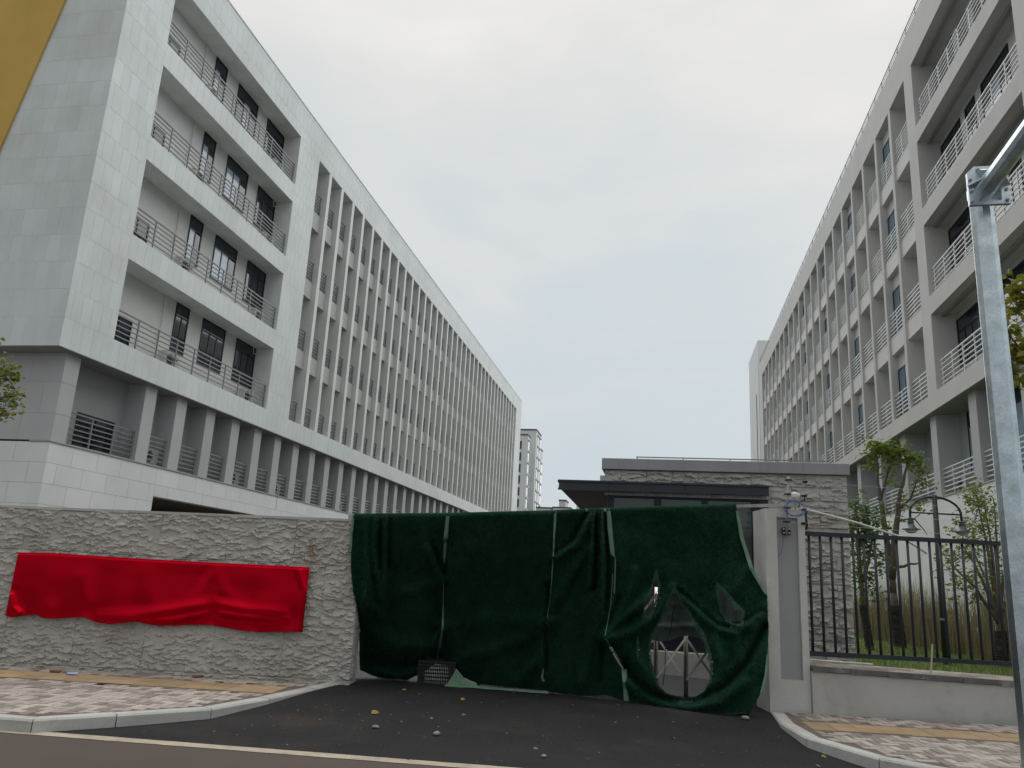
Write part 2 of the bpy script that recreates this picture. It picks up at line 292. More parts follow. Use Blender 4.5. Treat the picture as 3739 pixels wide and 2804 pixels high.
# split-face stone with a rust run
def stonemat(name, col, rust=None):
    m, nt, p = new_mat(name); L = nt.links.new; geo = N(nt, 'ShaderNodeNewGeometry')
    n1 = N(nt, 'ShaderNodeTexNoise'); n1.inputs['Scale'].default_value = 2.2; n1.inputs['Detail'].default_value = 8; L(geo.outputs['Position'], n1.inputs[0])
    n2 = N(nt, 'ShaderNodeTexNoise'); n2.inputs['Scale'].default_value = 70; n2.inputs['Detail'].default_value = 5; L(geo.outputs['Position'], n2.inputs[0])
    a = N(nt, 'ShaderNodeMapRange'); a.inputs[1].default_value = .25; a.inputs[2].default_value = .75; a.inputs[3].default_value = .84; a.inputs[4].default_value = 1.14; L(n1.outputs[0], a.inputs[0])
    b = N(nt, 'ShaderNodeMapRange'); b.inputs[1].default_value = .25; b.inputs[2].default_value = .75; b.inputs[3].default_value = .82; b.inputs[4].default_value = 1.16; L(n2.outputs[0], b.inputs[0])
    mm = N(nt, 'ShaderNodeMath', operation='MULTIPLY'); L(a.outputs[0], mm.inputs[0]); L(b.outputs[0], mm.inputs[1])
    oi = N(nt, 'ShaderNodeObjectInfo'); m3 = N(nt, 'ShaderNodeMapRange'); m3.inputs[3].default_value = .95; m3.inputs[4].default_value = 1.05; L(oi.outputs['Random'], m3.inputs[0])
    m4 = N(nt, 'ShaderNodeMath', operation='MULTIPLY'); L(mm.outputs[0], m4.inputs[0]); L(m3.outputs[0], m4.inputs[1])
    cm = N(nt, 'ShaderNodeVectorMath', operation='SCALE'); cm.inputs[0].default_value = col; L(m4.outputs[0], cm.inputs[3]); out = cm.outputs[0]
    # greenish-brown weather staining
    n5 = N(nt, 'ShaderNodeTexNoise'); n5.inputs['Scale'].default_value = 1.3; n5.inputs['Detail'].default_value = 9; n5.inputs['Roughness'].default_value = .65; L(geo.outputs['Position'], n5.inputs[0])
    m5 = N(nt, 'ShaderNodeMapRange'); m5.inputs[1].default_value = .52; m5.inputs[2].default_value = .78; m5.inputs[4].default_value = .55; L(n5.outputs[0], m5.inputs[0])
    mix = N(nt, 'ShaderNodeMix', data_type='RGBA'); L(m5.outputs[0], mix.inputs[0]); L(out, mix.inputs[6]); mix.inputs[7].default_value = (col[0]*.66, col[1]*.62, col[2]*.54, 1); out = mix.outputs[2]
    if rust:
        vm = N(nt, 'ShaderNodeVectorMath', operation='SUBTRACT'); vm.inputs[1].default_value = rust; L(geo.outputs['Position'], vm.inputs[0])
        sc = N(nt, 'ShaderNodeVectorMath', operation='MULTIPLY'); sc.inputs[1].default_value = (9.5, 3.0, 4.2); L(vm.outputs[0], sc.inputs[0])
        ln = N(nt, 'ShaderNodeVectorMath', operation='LENGTH'); L(sc.outputs[0], ln.inputs[0])
        n6 = N(nt, 'ShaderNodeTexNoise'); n6.inputs['Scale'].default_value = 22; n6.inputs['Detail'].default_value = 6; L(geo.outputs['Position'], n6.inputs[0])
        ad = N(nt, 'ShaderNodeMath', operation='MULTIPLY_ADD'); ad.inputs[1].default_value = 2.6; L(n6.outputs[0], ad.inputs[0]); L(ln.outputs['Value'], ad.inputs[2])
        mr = N(nt, 'ShaderNodeMapRange'); mr.inputs[1].default_value = 2.25; mr.inputs[2].default_value = 1.2; mr.inputs[3].default_value = 0; mr.inputs[4].default_value = .85; L(ad.outputs[0], mr.inputs[0])
        mix2 = N(nt, 'ShaderNodeMix', data_type='RGBA'); L(mr.outputs[0], mix2.inputs[0]); L(out, mix2.inputs[6]); mix2.inputs[7].default_value = (.20, .115, .05, 1); out = mix2.outputs[2]
    L(out, p.inputs['Base Color']); p.inputs['Roughness'].default_value = .9; p.inputs['Specular IOR Level'].default_value = .25
    bp = N(nt, 'ShaderNodeBump'); bp.inputs['Strength'].default_value = .5; bp.inputs['Distance'].default_value = .012; L(n2.outputs[0], bp.inputs['Height']); L(bp.outputs[0], p.inputs['Normal'])
    return m
MT['stone'] = stonemat('split_face_stone', (.44, .425, .395), rust=S(-2.74, 11.62, 1.86))
MT['stone_g'] = stonemat('split_face_stone_grey', (.42, .41, .395))

# turf carpet and satin
def carpetmat():
    m, nt, p = new_mat('dark_green_turf_pile'); L = nt.links.new; geo = N(nt, 'ShaderNodeNewGeometry')
    n1 = N(nt, 'ShaderNodeTexNoise'); n1.inputs['Scale'].default_value = 1.6; n1.inputs['Detail'].default_value = 7; n1.inputs['Roughness'].default_value = .6; L(geo.outputs['Position'], n1.inputs[0])
    n2 = N(nt, 'ShaderNodeTexNoise'); n2.inputs['Scale'].default_value = 48; n2.inputs['Detail'].default_value = 6; n2.inputs['Roughness'].default_value = .7; L(geo.outputs['Position'], n2.inputs[0])
    r1 = N(nt, 'ShaderNodeMapRange'); r1.inputs[1].default_value = .46; r1.inputs[2].default_value = .72; L(n1.outputs[0], r1.inputs[0])
    mix = N(nt, 'ShaderNodeMix', data_type='RGBA'); mix.inputs[6].default_value = (.006, .035, .0195, 1); mix.inputs[7].default_value = (.018, .064, .038, 1); L(r1.outputs[0], mix.inputs[0])
    r2 = N(nt, 'ShaderNodeMapRange'); r2.inputs[1].default_value = .3; r2.inputs[2].default_value = .7; r2.inputs[3].default_value = .35; r2.inputs[4].default_value = 1.75; L(n2.outputs[0], r2.inputs[0])
    cm = N(nt, 'ShaderNodeVectorMath', operation='SCALE'); L(mix.outputs[2], cm.inputs[0]); L(r2.outputs[0], cm.inputs[3]); L(cm.outputs[0], p.inputs['Base Color'])
    p.inputs['Roughness'].default_value = .95; p.inputs['Specular IOR Level'].default_value = .1; p.inputs['Sheen Weight'].default_value = .04; p.inputs['Sheen Roughness'].default_value = .4; p.inputs['Sheen Tint'].default_value = (.12, .5, .3, 1)
    bp = N(nt, 'ShaderNodeBump'); bp.inputs['Strength'].default_value = .8; bp.inputs['Distance'].default_value = .015; L(n2.outputs[0], bp.inputs['Height']); L(bp.outputs[0], p.inputs['Normal'])
    return m
MT['carpet'] = carpetmat()
def satinmat():
    m, nt, p = new_mat('red_satin'); L = nt.links.new; geo = N(nt, 'ShaderNodeNewGeometry')
    n1 = N(nt, 'ShaderNodeTexNoise'); n1.inputs['Scale'].default_value = 400; L(geo.outputs['Position'], n1.inputs[0])
    mix = N(nt, 'ShaderNodeMix', data_type='RGBA'); mix.inputs[6].default_value = (.44, .0008, .010, 1); mix.inputs[7].default_value = (.50, .001, .013, 1); L(n1.outputs[0], mix.inputs[0]); L(mix.outputs[2], p.inputs['Base Color'])
    p.inputs['Roughness'].default_value = .27; p.inputs['Metallic'].default_value = .72; p.inputs['Specular IOR Level'].default_value = .3; p.inputs['Specular Tint'].default_value = (1, .12, .16, 1)
    p.inputs['Sheen Weight'].default_value = .15; p.inputs['Sheen Tint'].default_value = (1, .1, .15, 1); p.inputs['Anisotropic'].default_value = .4
    return m
MT['satin'] = satinmat()

# ------------------------------------------------------------------ ground, road, pavements
def line_d(s): return 7.51-.105*s
def az(d): 
    t = min(max((d-8.4)/3.0, 0), 1); return .10*t*t*(3-2*t)
m = MB(); m.add([(-900, -900, -.07), (900, -900, -.07), (900, 900, -.07), (-900, 900, -.07)], [(0, 1, 2, 3)])
tag(m.build('ground', MT['ground']), kind='structure')
m = MB(); m.add([S(-70, line_d(-70)), S(-70, -14), S(70, -14), S(70, line_d(70))], [(0, 1, 2, 3)])
tag(m.build('road', MT['road']), kind='structure')
m = MB()
ss = np.linspace(-40, 40, 161)
for a, b in zip(ss[:-1], ss[1:]):
    w = .005*math.sin(a*9)
    m.add([S(a, line_d(a)-.02+w, .004), S(b, line_d(b)-.02-w, .004), S(b, line_d(b)+.145+w, .004), S(a, line_d(a)+.145-w, .004)], [(0, 1, 2, 3)])
tag(m.build('road_edge_strip', MT['cream']), kind='structure')
m = MB()
ds = [0, .3, .6]+list(np.arange(8.4, 11.6, .2)) + [12.5, 14, 20, 40, 95]
ns = 57
sv_ = np.linspace(-14, 14, ns)
for k, d in enumerate(ds):
    for s_ in sv_:
        dd = line_d(s_)+d if k < 3 else max(d, line_d(s_)+.6+.01*k)
        m.v.append(S(s_, dd, az(dd)))
for k in range(len(ds)-1):
    for i in range(ns-1):
        a = k*ns+i; m.f.append((a, a+1, a+1+ns, a+ns))
tag(m.build('driveway', MT['asphalt'], smooth=True), kind='structure')

m = MB()
for d_, z_ in [(12.3, .098), (12.6, .115), (13.0, .18), (13.4, .27), (13.8, .33), (14.4, .345), (95, .345)]: m.v += [S(-14, d_+.1, z_), S(4.6, d_-.0, z_)]
m.f = [(2*k, 2*k+1, 2*k+3, 2*k+2) for k in range(6)]
tag(m.build('courtyard_paving', surf('worn_grey_asphalt', (.075, .077, .08), .85, .15, 1.0, .2, 120, .3, 150)), kind='structure')
def inside(p, poly):
    x, y = p; c = False; n = len(poly)
    for i in range(n):
        x1, y1 = poly[i]; x2, y2 = poly[(i+1) % n]
        if (y1 > y) != (y2 > y) and x < (x2-x1)*(y-y1)/(y2-y1)+x1: c = not c
    return c
def offset(pl, w):
    out = []
    for i, p in enumerate(pl):
        a = np.array(pl[max(i-1, 0)]); b = np.array(pl[min(i+1, len(pl)-1)]); t = (b-a)/np.linalg.norm(b-a)
        out.append((p[0]-t[1]*w, p[1]+t[0]*w))
    return out
PZ = .12
def kerb(name, outer, w, side):
    root = empty(name, S(*outer[len(outer)//2], 0)); tag(root, kind='structure')
    inner = offset(outer, w*side)
    base = np.array(root.location)
    for i in range(len(outer)-1):
        A, B = np.array(outer[i]), np.array(outer[i+1]); C, D = np.array(inner[i+1]), np.array(inner[i])
        g = .006/np.linalg.norm(B-A)
        if i == 0: g *= 1
        a, b = A+(B-A)*g, B+(A-B)*g; c, d = C+(D-C)*g, D+(C-D)*g
        h = PZ+RNG.uniform(-.004, .004); ch = .018; q = (D-A)/np.linalg.norm(D-A)*ch; q2 = (C-B)/np.linalg.norm(C-B)*ch
        mm = MB(); vs = []
        for p, z in [(a, -.06), (b, -.06), (c, -.06), (d, -.06), (a, h-ch), (b, h-ch), (c, h), (d, h), (a+q, h), (b+q2, h)]:
            vs.append(np.array(S(p[0], p[1], z))-base)
        fs = [(0, 1, 5, 4), (4, 5, 9, 8), (8, 9, 6, 7), (1, 2, 6, 9, 5), (3, 0, 4, 8, 7), (2, 3, 7, 6), (0, 3, 2, 1)]
        mm.add(vs, fs); mm.build('kerb_stone', MT['kerb'], root)
    return inner
lk = [(-12.32-k*0, 8.02+.105*8.0) if False else (-4.32-1.0*k, 8.02+.105*k) for k in range(9, 0, -1)]+[(-4.32, 8.02), (-3.75, 8.49), (-3.03, 9.12), (-2.66, 10.02), (-2.36, 10.98), (-2.06, 12.0)]
li = kerb('kerb_beside_wall', lk, .16, 1)
rk = [(3.63, 11.12), (3.44, 10.2), (3.40, 9.25), (3.74, 8.28), (4.42, 7.58), (5.4, 7.12), (6.4, 7.0), (7.4, 6.9), (8.4, 6.79), (9.4, 6.69), (10.4, 6.58)]
ri = kerb('kerb_beside_fence', rk, .16, 1)
def pavement(name, poly, tan0, tan1, wallside, ang, org, label_seed):
    root = empty(name, S(*poly[0], 0)); tag(root, kind='structure'); base = np.array(root.location)
    mm = MB(); mm.add([np.array(S(p[0], p[1], PZ-.008))-base for p in poly], [tuple(range(len(poly)))])
    mm.build('bedding', MT['mortar'], root)
    w = .105; items = []
    ca, sa = math.cos(ang), math.sin(ang)
    L2 = lambda u, v: (org[0]+ca*u-sa*v, org[1]+sa*u+ca*v)
    nu = int(12/w); nv = int(5/w)
    for iy in range(-2, nv):
        for ix in range(-2, nu):
            k = (ix-iy) % 4
            if k == 0: u0, u1, v0, v1 = ix*w, (ix+2)*w, iy*w, (iy+1)*w
            elif k == 3: u0, u1, v0, v1 = ix*w, (ix+1)*w, iy*w, (iy+2)*w
            else: continue
            if v1 > tan0 and v0 < tan1: continue
            cs = [L2(u0, v0), L2(u1, v0), L2(u1, v1), L2(u0, v1)]
            if not all(inside(c, poly) for c in cs): continue
            items.append(('paver', (u0+u1)/2, (v0+v1)/2, k))
    T = (tan1-tan0)/2
    for iu in range(-1, int(12/T)):
        for iv in range(2):
            u0 = iu*T+.02*iv; v0 = tan0+iv*T
            cs = [L2(u0, v0), L2(u0+T, v0), L2(u0+T, v0+T), L2(u0, v0+T)]
            if all(inside(c, poly) for c in cs): items.append(('tan', u0+T/2, v0+T/2, 0))
    def cmesh(a, b, mat):
        q = MB(); q.bbox(-a/2, a/2, -b/2, b/2, -.03, 0, .004); return q.mesh('paver', mat)
    ms = {}
    items.sort(key=lambda t: (t[0] != 'tan', sum(x*x for x in L2(t[1], t[2]))))
    n = 0; rest = {}
    for kind, u, v, k in items:
        p = L2(u, v); lo = np.array(S(p[0], p[1], PZ+RNG.uniform(-.0025, .0025)))-base
        if kind == 'tan': mat, a, b, nm = MT['tan'], T-.008, T-.008, 'tan_paver'
        else:
            q = RNG.random(); 
            # pale pavers dominate, brown ones gather in drifts
            dr = float(fbm(p[0]*.8+5, p[1]*.8, 3, 3)); mi = 0 if q < .72-dr*.7 else (1 if q < 1.02-dr*.75 else (2 if q < 1.28-dr*.6 else 3))
            mat = PAV[mi]; a, b = (2*w-.014, w-.014) if k == 0 else (w-.014, 2*w-.014); nm = 'paver'
        key = (round(a, 3), round(b, 3), mat.name)
        rz = YAW+ang+RNG.uniform(-.02, .02)
        if n < 300:
            if key not in ms: ms[key] = cmesh(a, b, mat)
            link(nm, ms[key], root, lo, (RNG.uniform(-.01, .01), RNG.uniform(-.01, .01), rz)); n += 1
        else:
            mm = rest.setdefault(mat.name, (MB(), mat))[0]; tmp = MB(); tmp.bbox(-a/2, a/2, -b/2, b/2, -.03, 0, .004)
            c, s_ = math.cos(rz), math.sin(rz)
            mm.add([(x*c-y*s_+lo[0], x*s_+y*c+lo[1], z+lo[2]) for x, y, z in tmp.v], tmp.f)
    mats = [t[1] for t in rest.values()]
    if rest:                       # the many smaller-looking pavers as one part
        me = bpy.data.meshes.new('pavers'); V = []; F = []; I = []
        for j, (mm, mat) in enumerate(rest.values()):
            o = len(V); V += mm.v; F += [tuple(i+o for i in f) for f in mm.f]; I += [j]*len(mm.f)
        me.from_pydata(V, [], F); [me.materials.append(x) for x in mats]; me.polygons.foreach_set('material_index', I); me.update()
        tag(link('paver_field', me, root), kind='stuff')
lp = [p for p in li]+[(-2.15, 11.72), (-13.3, 11.72)]
pavement('pavement_beside_wall', lp, 2.72, 3.32, 1, -.055, (-12.5, 8.25), 0)
rp = [p for p in ri]+[(10.3, 10.75), (3.75, 11.12)]
pavement('pavement_beside_fence', rp, 2.62, 3.18, 1, -.055, (3.0, 7.25), 1)

# ------------------------------------------------------------------ the two long buildings
def tile_face(items, axis, plane, a0, a1, z0, z1, ta, tz, oa, oz, mat, stagger=True):
    """collect cladding tiles on a face; axis 'x' = facing along x at x=plane, 'y' = facing -y"""
    g = .0055
    k = math.floor((z0-oz)/tz)
    while oz+k*tz < z1-1e-6:
        zz0 = max(z0, oz+k*tz); zz1 = min(z1, oz+(k+1)*tz); o = oa+(ta*.5 if (stagger and k % 2) else 0)
        j = math.floor((a0-o)/ta)
        while o+j*ta < a1-1e-6:
            q0 = max(a0, o+j*ta); q1 = min(a1, o+(j+1)*ta)
            if q1-q0 > .05 and zz1-zz0 > .05:
                e = RNG.uniform(-.001, .001)
                if axis == 'x': items.append((plane-.012, plane+e, q0+g, q1-g, zz0+g, zz1-g, mat))
                else: items.append((q0+g, q1-g, plane+e, plane+.012, zz0+g, zz1-g, mat))
            j += 1
        k += 1
def place_tiles(items, root, name='cladding_tile'):
    items.sort(key=lambda t: (t[0]**2+t[2]**2+(t[4]-1.6)**2)/max((t[5]-t[4])*max(t[1]-t[0], t[3]-t[2]), .01))
    for t in items[:300]: box(name, *t[:6], t[6], root)
    by = {}
    for t in items[300:]: by.setdefault(t[6].name, (MB(), t[6]))[0].box(*t[:6])
    for mm, mat in by.values(): tag(mm.build(name+'_field', mat, root), kind='stuff')

def railing(root, x, y0, y1, z0, z1, posts, mat, nr=7, split=True, endgap=0):
    rl = MB(); zs = np.linspace(z0+.03, z1-.02, nr)
    if split:
        mm = MB(); mm.box(x-.024, x+.024, y0, y1, z1-.045, z1)
        r = mm.build('railing', mat, root)
        for z in zs[:-1]: box('rail', x-.019, x+.019, y0, y1, z-.017, z+.017, mat, r)
        for p in posts: box('post', x-.022, x+.022, p-.02, p+.02, z0, z1-.046, mat, r)
        return r
    key = ('rail', round(y1-y0, 3), round(z1-z0, 3), nr, mat.name, len(posts))
    if key not in _cache:
        mm = MB()
        for z in zs: mm.box(-.022, .022, 0, y1-y0, z-z0-.023, z-z0+.023)
        for p in posts: mm.box(-.023, .023, p-y0-.02, p-y0+.02, 0, z1-z0)
        mm.box(-.03, .03, y1-y0-.002, y1-y0+.05, z1-z0-.07, z1-z0-.02)
        _cache[key] = mm.mesh('railing', mat)
    return link('railing', _cache[key], root, (x, y0, z0))

def window(root, axis_x, face, y0, y1, z0, z1, sashes, transom=.47, pale=(), f=.05, pmat=None):
    """aluminium window set in a wall at x=face; axis_x=+1 looks towards +x, -1 towards -x"""
    s = axis_x; mm = MB(); X0, X1 = sorted((face-.03*s, face+.035*s))
    zt = z1-transom if transom else z1
    mm.box(X0, X1, y0, y0+f, z0, z1); mm.box(X0, X1, y1-f, y1, z0, z1); mm.box(X0, X1, y0+f, y1-f, z0, z0+f); mm.box(X0, X1, y0+f, y1-f, z1-f, z1)
    if transom: mm.box(X0, X1, y0+f, y1-f, zt-f/2, zt+f/2)
    r = mm.build('window', MT['wframe'], root)
    w = (y1-y0-2*f)/sashes
    P0, P1 = sorted((face-.02*s, face+.012*s))
    for i in range(sashes):
        a, b = y0+f+i*w, y0+f+(i+1)*w
        box('pane', P0, P1, a+.005, b-.005, z0+f+.003, zt-(f/2 if transom else f)-.003, (pmat or MT['glass_b']) if i in pale else MT['glass'], r)
        if transom: box('pane', P0, P1, a+.005, b-.005, zt+f/2+.003, z1-f-.003, MT['glass'], r)
        if i:
            q0, q1 = sorted((face-.025*s, face+.03*s)); box('mullion', q0, q1, a-f/2, a+f/2, z0+f, zt-(f/2 if transom else f), MT['wframe'], r)
    return r

def ac_mesh():
    c = MB(); c.bbox(-.16, .16, -.42, .42, .04, .60, .02)
    g = MB(); 
    for rr in (.05, .10, .15, .20):
        g.tube([(.172, -.12+rr*math.cos(t), .32+rr*math.sin(t)) for t in np.linspace(0, 2*math.pi, 25)], .006, 5, False)
    for t in np.linspace(0, math.pi, 7)[:-1]: g.tube([(.172, -.12-.21*math.cos(t), .32-.21*math.sin(t)), (.172, -.12+.21*math.cos(t), .32+.21*math.sin(t))], .005, 4)
    fn = MB()
    for k in range(5):
        a = k*2*math.pi/5; fn.add([(.162, -.12+.03*math.cos(a), .32+.03*math.sin(a)), (.166, -.12+.2*math.cos(a-.35), .32+.2*math.sin(a-.35)), (.166, -.12+.2*math.cos(a+.45), .32+.2*math.sin(a+.45))], [(0, 1, 2)])
    ft = MB(); ft.box(-.14, .14, -.32, -.26, 0, .04); ft.box(-.14, .14, .26, .32, 0, .04)
    lb = MB(); lb.box(.158, .163, .22, .34, .36, .42)
    return c.mesh('casing', MT['ac']), g.mesh('fan_grille', MT['black']), fn.mesh('fan', MT['rail']), ft.mesh('foot', MT['rail']), lb.mesh('energy_sticker', surf('red_sticker', (.45, .05, .06), .5, .1, 9))
ACM = ac_mesh()
def air_con(x, y, z, label, flip=False, group=None):
    r = empty('air_conditioner', (x, y, z), math.pi if flip else 0); tag(r, label, 'air conditioner', group)
    for nm, me in zip(('casing', 'fan_grille', 'fan', 'feet', 'energy_sticker'), ACM): link(nm, me, r)
    return r

LBD = empty('campus_building', (-17, 19.1, 0)); tag(LBD, 'long pale grey tiled block with vertical fins and an ochre slanted end panel', 'building')
Linv = Vector((17, -19.1, 0))
class Off:      # children are given in world coordinates; the parent sits at the building's corner
    pass
def setp(o): o.matrix_parent_inverse = Matrix.Translation(-Vector(o.parent.location)); return o
_oldlink = link
def link(name, me, parent=None, loc=None, rot=None):
    o = _oldlink(name, me, parent, loc, rot)
    if parent is not None and parent.get('world_children'): o.matrix_parent_inverse = Matrix.Translation(-Vector(parent.location))
    return o
LBD['world_children'] = 1
X = -17.0; XB = -17.87; YE = 95.0
BB, RT = 7.516, 23.42
ROWS = [(8.383, 11.137), (11.987, 14.724), (15.59, 18.33), (19.21, 21.745)]
G = MT['grout']; ins = .005
XD = -18.75                          # the finned bays are deeper than the open ledges
box('core', -33, XB, 19.13, 33.655, 7.53, RT-.25, MT['inner_l'], LBD); box('core', -33, XD, 33.655, YE, 7.53, RT-.25, MT['inner_l'], LBD)
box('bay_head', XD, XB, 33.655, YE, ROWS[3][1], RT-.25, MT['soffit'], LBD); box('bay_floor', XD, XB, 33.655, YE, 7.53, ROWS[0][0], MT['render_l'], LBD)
box('corner_pier', XB, X-ins, 19.1+ins, 21.29, BB, RT, G, LBD)
box('end_wall', -33, XB, 19.1+ins, 19.13, BB, RT, G, LBD)
box('base_band', XB, X-ins, 21.29, YE, BB, ROWS[0][0], G, LBD)
box('parapet', XB, X-ins, 21.29, YE, ROWS[3][1], RT, G, LBD)
box('parapet_cap', XB-.1, X+.025, 19.06, YE+.03, RT, RT+.05, MT['tile_plinth'], LBD)
box('pier', XB, X-ins, 31.46, 33.66, ROWS[0][0], ROWS[3][1], G, LBD)
tiles = []
tile_face(tiles, 'x', X, 19.1, 21.29, BB, RT, .42, .87, 19.1, BB, MT['tile'])
tile_face(tiles, 'x', X, 21.29, YE, BB, ROWS[0][0], .42, .87, 19.1, BB, MT['tile'])
tile_face(tiles, 'x', X, 21.29, YE, ROWS[3][1], RT, .42, .87, 19.1, BB, MT['tile'])
tile_face(tiles, 'x', X, 31.46, 33.66, ROWS[0][0], ROWS[3][1], .42, .87, 19.1, BB, MT['tile'])
tile_face(tiles, 'y', 19.1, -24.0, -17.0+.0, BB, RT, .42, .87, -17.0-8.4, BB, MT['tile'])
for i in range(3):
    box('spandrel', XB, X-ins, 21.29, 31.46, ROWS[i][1], ROWS[i+1][0], G, LBD)
    tile_face(tiles, 'x', X, 21.29, 31.46, ROWS[i][1], ROWS[i+1][0], .42, .87, 19.1, ROWS[i][1], MT['tile'])
NB, PITCH, BW = 36, 1.612, 1.305
yl = 33.66+(NB-1)*PITCH+BW
box('end_pier', XD, X-ins, yl, YE, ROWS[0][0], ROWS[3][1], G, LBD)
tile_face(tiles, 'x', X, yl, YE, ROWS[0][0], ROWS[3][1], .42, .87, 19.1, BB, MT['tile'])
place_tiles(tiles, LBD)
mm = MB(); q = [(-18.37, RT), (-21.89, BB+.003), (-33, BB+.003), (-33, RT)]
mm.add([(a, 19.03, b) for a, b in q]+[(a, 19.09, b) for a, b in q], [(0, 3, 2, 1)[::-1], (4, 5, 6, 7)[::-1], (0, 4, 5, 1)[::-1], (1, 5, 6, 2)[::-1], (2, 6, 7, 3)[::-1], (3, 7, 4, 0)[::-1]])
o = mm.build('slanted_panel', MT['gold'], LBD); o['label'] = 'ochre yellow panel with slanted edge on the end wall'
# big open ledges
for i, (z0, z1) in enumerate(ROWS):
    top = 11.137+(i*3.604) if False else z1
    for (a, b, n, pl) in [(25.35, 26.2, 2, (0,) if i else ()), (27.15, 28.85, 3, (0, 1) if i in (1, 2) else ((1,) if i == 3 else ())), (29.77, 31.43, 3, ())]:
        window(LBD, 1, XB, a, b, z0+.88, z1-.01, n, .48, pl)
    window(LBD, 1, XB, 21.32, 23.1, z0+.05, z0+1.22, 3, 0, (0,) if i in (1, 2) else ())
    railing(LBD, -17.13, 21.31, 31.42, z0, z0+1.06, [21.40]+[22.5+1.107*k for k in range(9)], MT['rail'])
    mm = MB(); mm.tube([(XB+.04, 24.62, z1), (XB+.05, 24.62, z0+1.5), (XB+.05, 24.5, z0+1.2), (XB+.1, 24.5, z0+.5)], .022, 6); mm.build('refrigerant_pipe', MT['white'], LBD)
    if i in (0, 2): 
        mm = MB(); mm.tube([(XB+.03, 31.2, z1), (XB+.05, 31.25, z1-.3), (XB+.35, 31.35, z1-.28)], .025, 6); mm.build('drain_pipe', MT['white'], LBD)
fl = ['lowest', 'second', 'third', 'top']
for i, (z0, z1) in enumerate(ROWS):
    air_con(-17.50, 24.85, z0, 'off-white air conditioner beside the narrow window on the %s open ledge of the finned block' % fl[i], group='air conditioners on the open ledges')
    air_con(-17.50, 30.45, z0, 'off-white air conditioner near the fin end of the %s open ledge of the finned block' % fl[i], group='air conditioners on the open ledges')
# fins, recessed spandrels, small railings
for k in range(NB):
    y = 33.66+k*PITCH
    if k < NB-1:
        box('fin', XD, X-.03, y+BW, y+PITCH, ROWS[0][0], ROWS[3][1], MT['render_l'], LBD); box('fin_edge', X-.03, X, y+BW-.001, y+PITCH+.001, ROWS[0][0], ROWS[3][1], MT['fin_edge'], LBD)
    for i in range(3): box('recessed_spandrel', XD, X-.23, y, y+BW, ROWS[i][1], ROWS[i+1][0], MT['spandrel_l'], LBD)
    for i in range(4):
        railing(LBD, -17.29, y+.02, y+BW-.10, ROWS[i][0], ROWS[i][0]+1.06, [y+BW-.12], MT['rail'], 7, False)
        box('low_dark_panel', XD, XD+.03, y+.10, y+1.20, ROWS[i][0]+.03, ROWS[i][0]+1.02, MT['glass'], LBD)  # dark low panel on the bay's back wall, behind the rails
# base storey
XP, XW = -17.25, -17.91
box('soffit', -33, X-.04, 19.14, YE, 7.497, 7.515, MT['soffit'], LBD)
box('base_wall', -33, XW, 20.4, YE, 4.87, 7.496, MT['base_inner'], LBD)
box('base_end_wall', -33, XP-ins, 19.75+ins, 20.37, 4.87, 7.496, MT['grout_dark'], LBD)
cols = [23.59, 25.42]+[27.39+1.905*k for k in range(35)]
for y in cols: box('column', XW, XP, y, y+.62, 4.87, 7.496, MT['column'], LBD)
window(LBD, 1, XW, 21.4, 23.15, 4.95, 6.05, 2, 0, ())
railing(LBD, -17.40, 20.4, 23.57, 4.87, 5.87, [21.5, 22.53, 23.5], MT['rail'])
for a, b in zip(cols[:-1], cols[1:]):
    railing(LBD, -17.40, a+.62, b-.10, 4.87, 5.87, [b-.12], MT['rail'], 7, False)
    if a > 25: box('window', XW, XW+.03, a+.66, a+1.3, 4.95, 7.40, MT['glass'], LBD)
box('ledge', XW, XP+.03, 19.72, YE, 4.825, 4.868, MT['grout_dark'], LBD)  # dark colour paints in the shadow line at the plinth top
pt = []
tile_face(pt, 'y', 19.75, -24, XP, 4.87, 7.496, 1.1, .94, XP-11, 4.72, MT['column'])
tile_face(pt, 'x', XP, 19.75, 20.37, 4.87, 7.496, 1.1, .94, 19.75, 4.72, MT['column'], False)
GD = MT['grout_dark']
box('plinth', -33, XP-ins, 19.75+ins, 24.9, -.06, 4.82, GD, LBD)
box('plinth', -33, XP-ins, 24.9, 34.0, 3.83, 4.82, GD, LBD)
box('plinth', -33, XP-ins, 34.0, YE, -.06, 4.82, GD, LBD)
box('ramp_soffit', -33, XP-.02, 24.9, 34.0, 3.79, 3.828, surf('tan_ramp_lintel', (.20, .175, .14), .8), LBD)
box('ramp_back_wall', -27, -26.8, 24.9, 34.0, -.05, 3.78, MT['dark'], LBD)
tile_face(pt, 'y', 19.75, -24, XP, .05, 4.82, 1.1, .59, XP-11, 4.82-.59*9, MT['tile_plinth'])
tile_face(pt, 'x', XP, 19.75, 24.9, .05, 4.82, 1.1, .59, 19.75-.1, 4.82-.59*9, MT['tile_plinth'])
tile_face(pt, 'x', XP, 24.9, 34.0, 3.83, 4.82, 1.1, .59, 19.75-.1, 4.82-.59*9, MT['tile_plinth'])
tile_face(pt, 'x', XP, 34.0, YE, .05, 4.82, 1.1, .59, 19.75-.1, 4.82-.59*9, MT['tile_plinth'])
place_tiles(pt, LBD, 'plinth_tile')
ai = [(1, 'second'), (4, 'fifth'), (6, 'seventh'), (10, 'eleventh'), (12, 'thirteenth')]
for k, nm in ai:
    y = cols[k-1]+.62+.55 if k > 1 else cols[0]+.62+.55
    air_con(-17.66, y, 4.868, 'off-white air conditioner behind the railing of the %s colonnade bay from the corner pier' % nm, group='air conditioners in the colonnade')

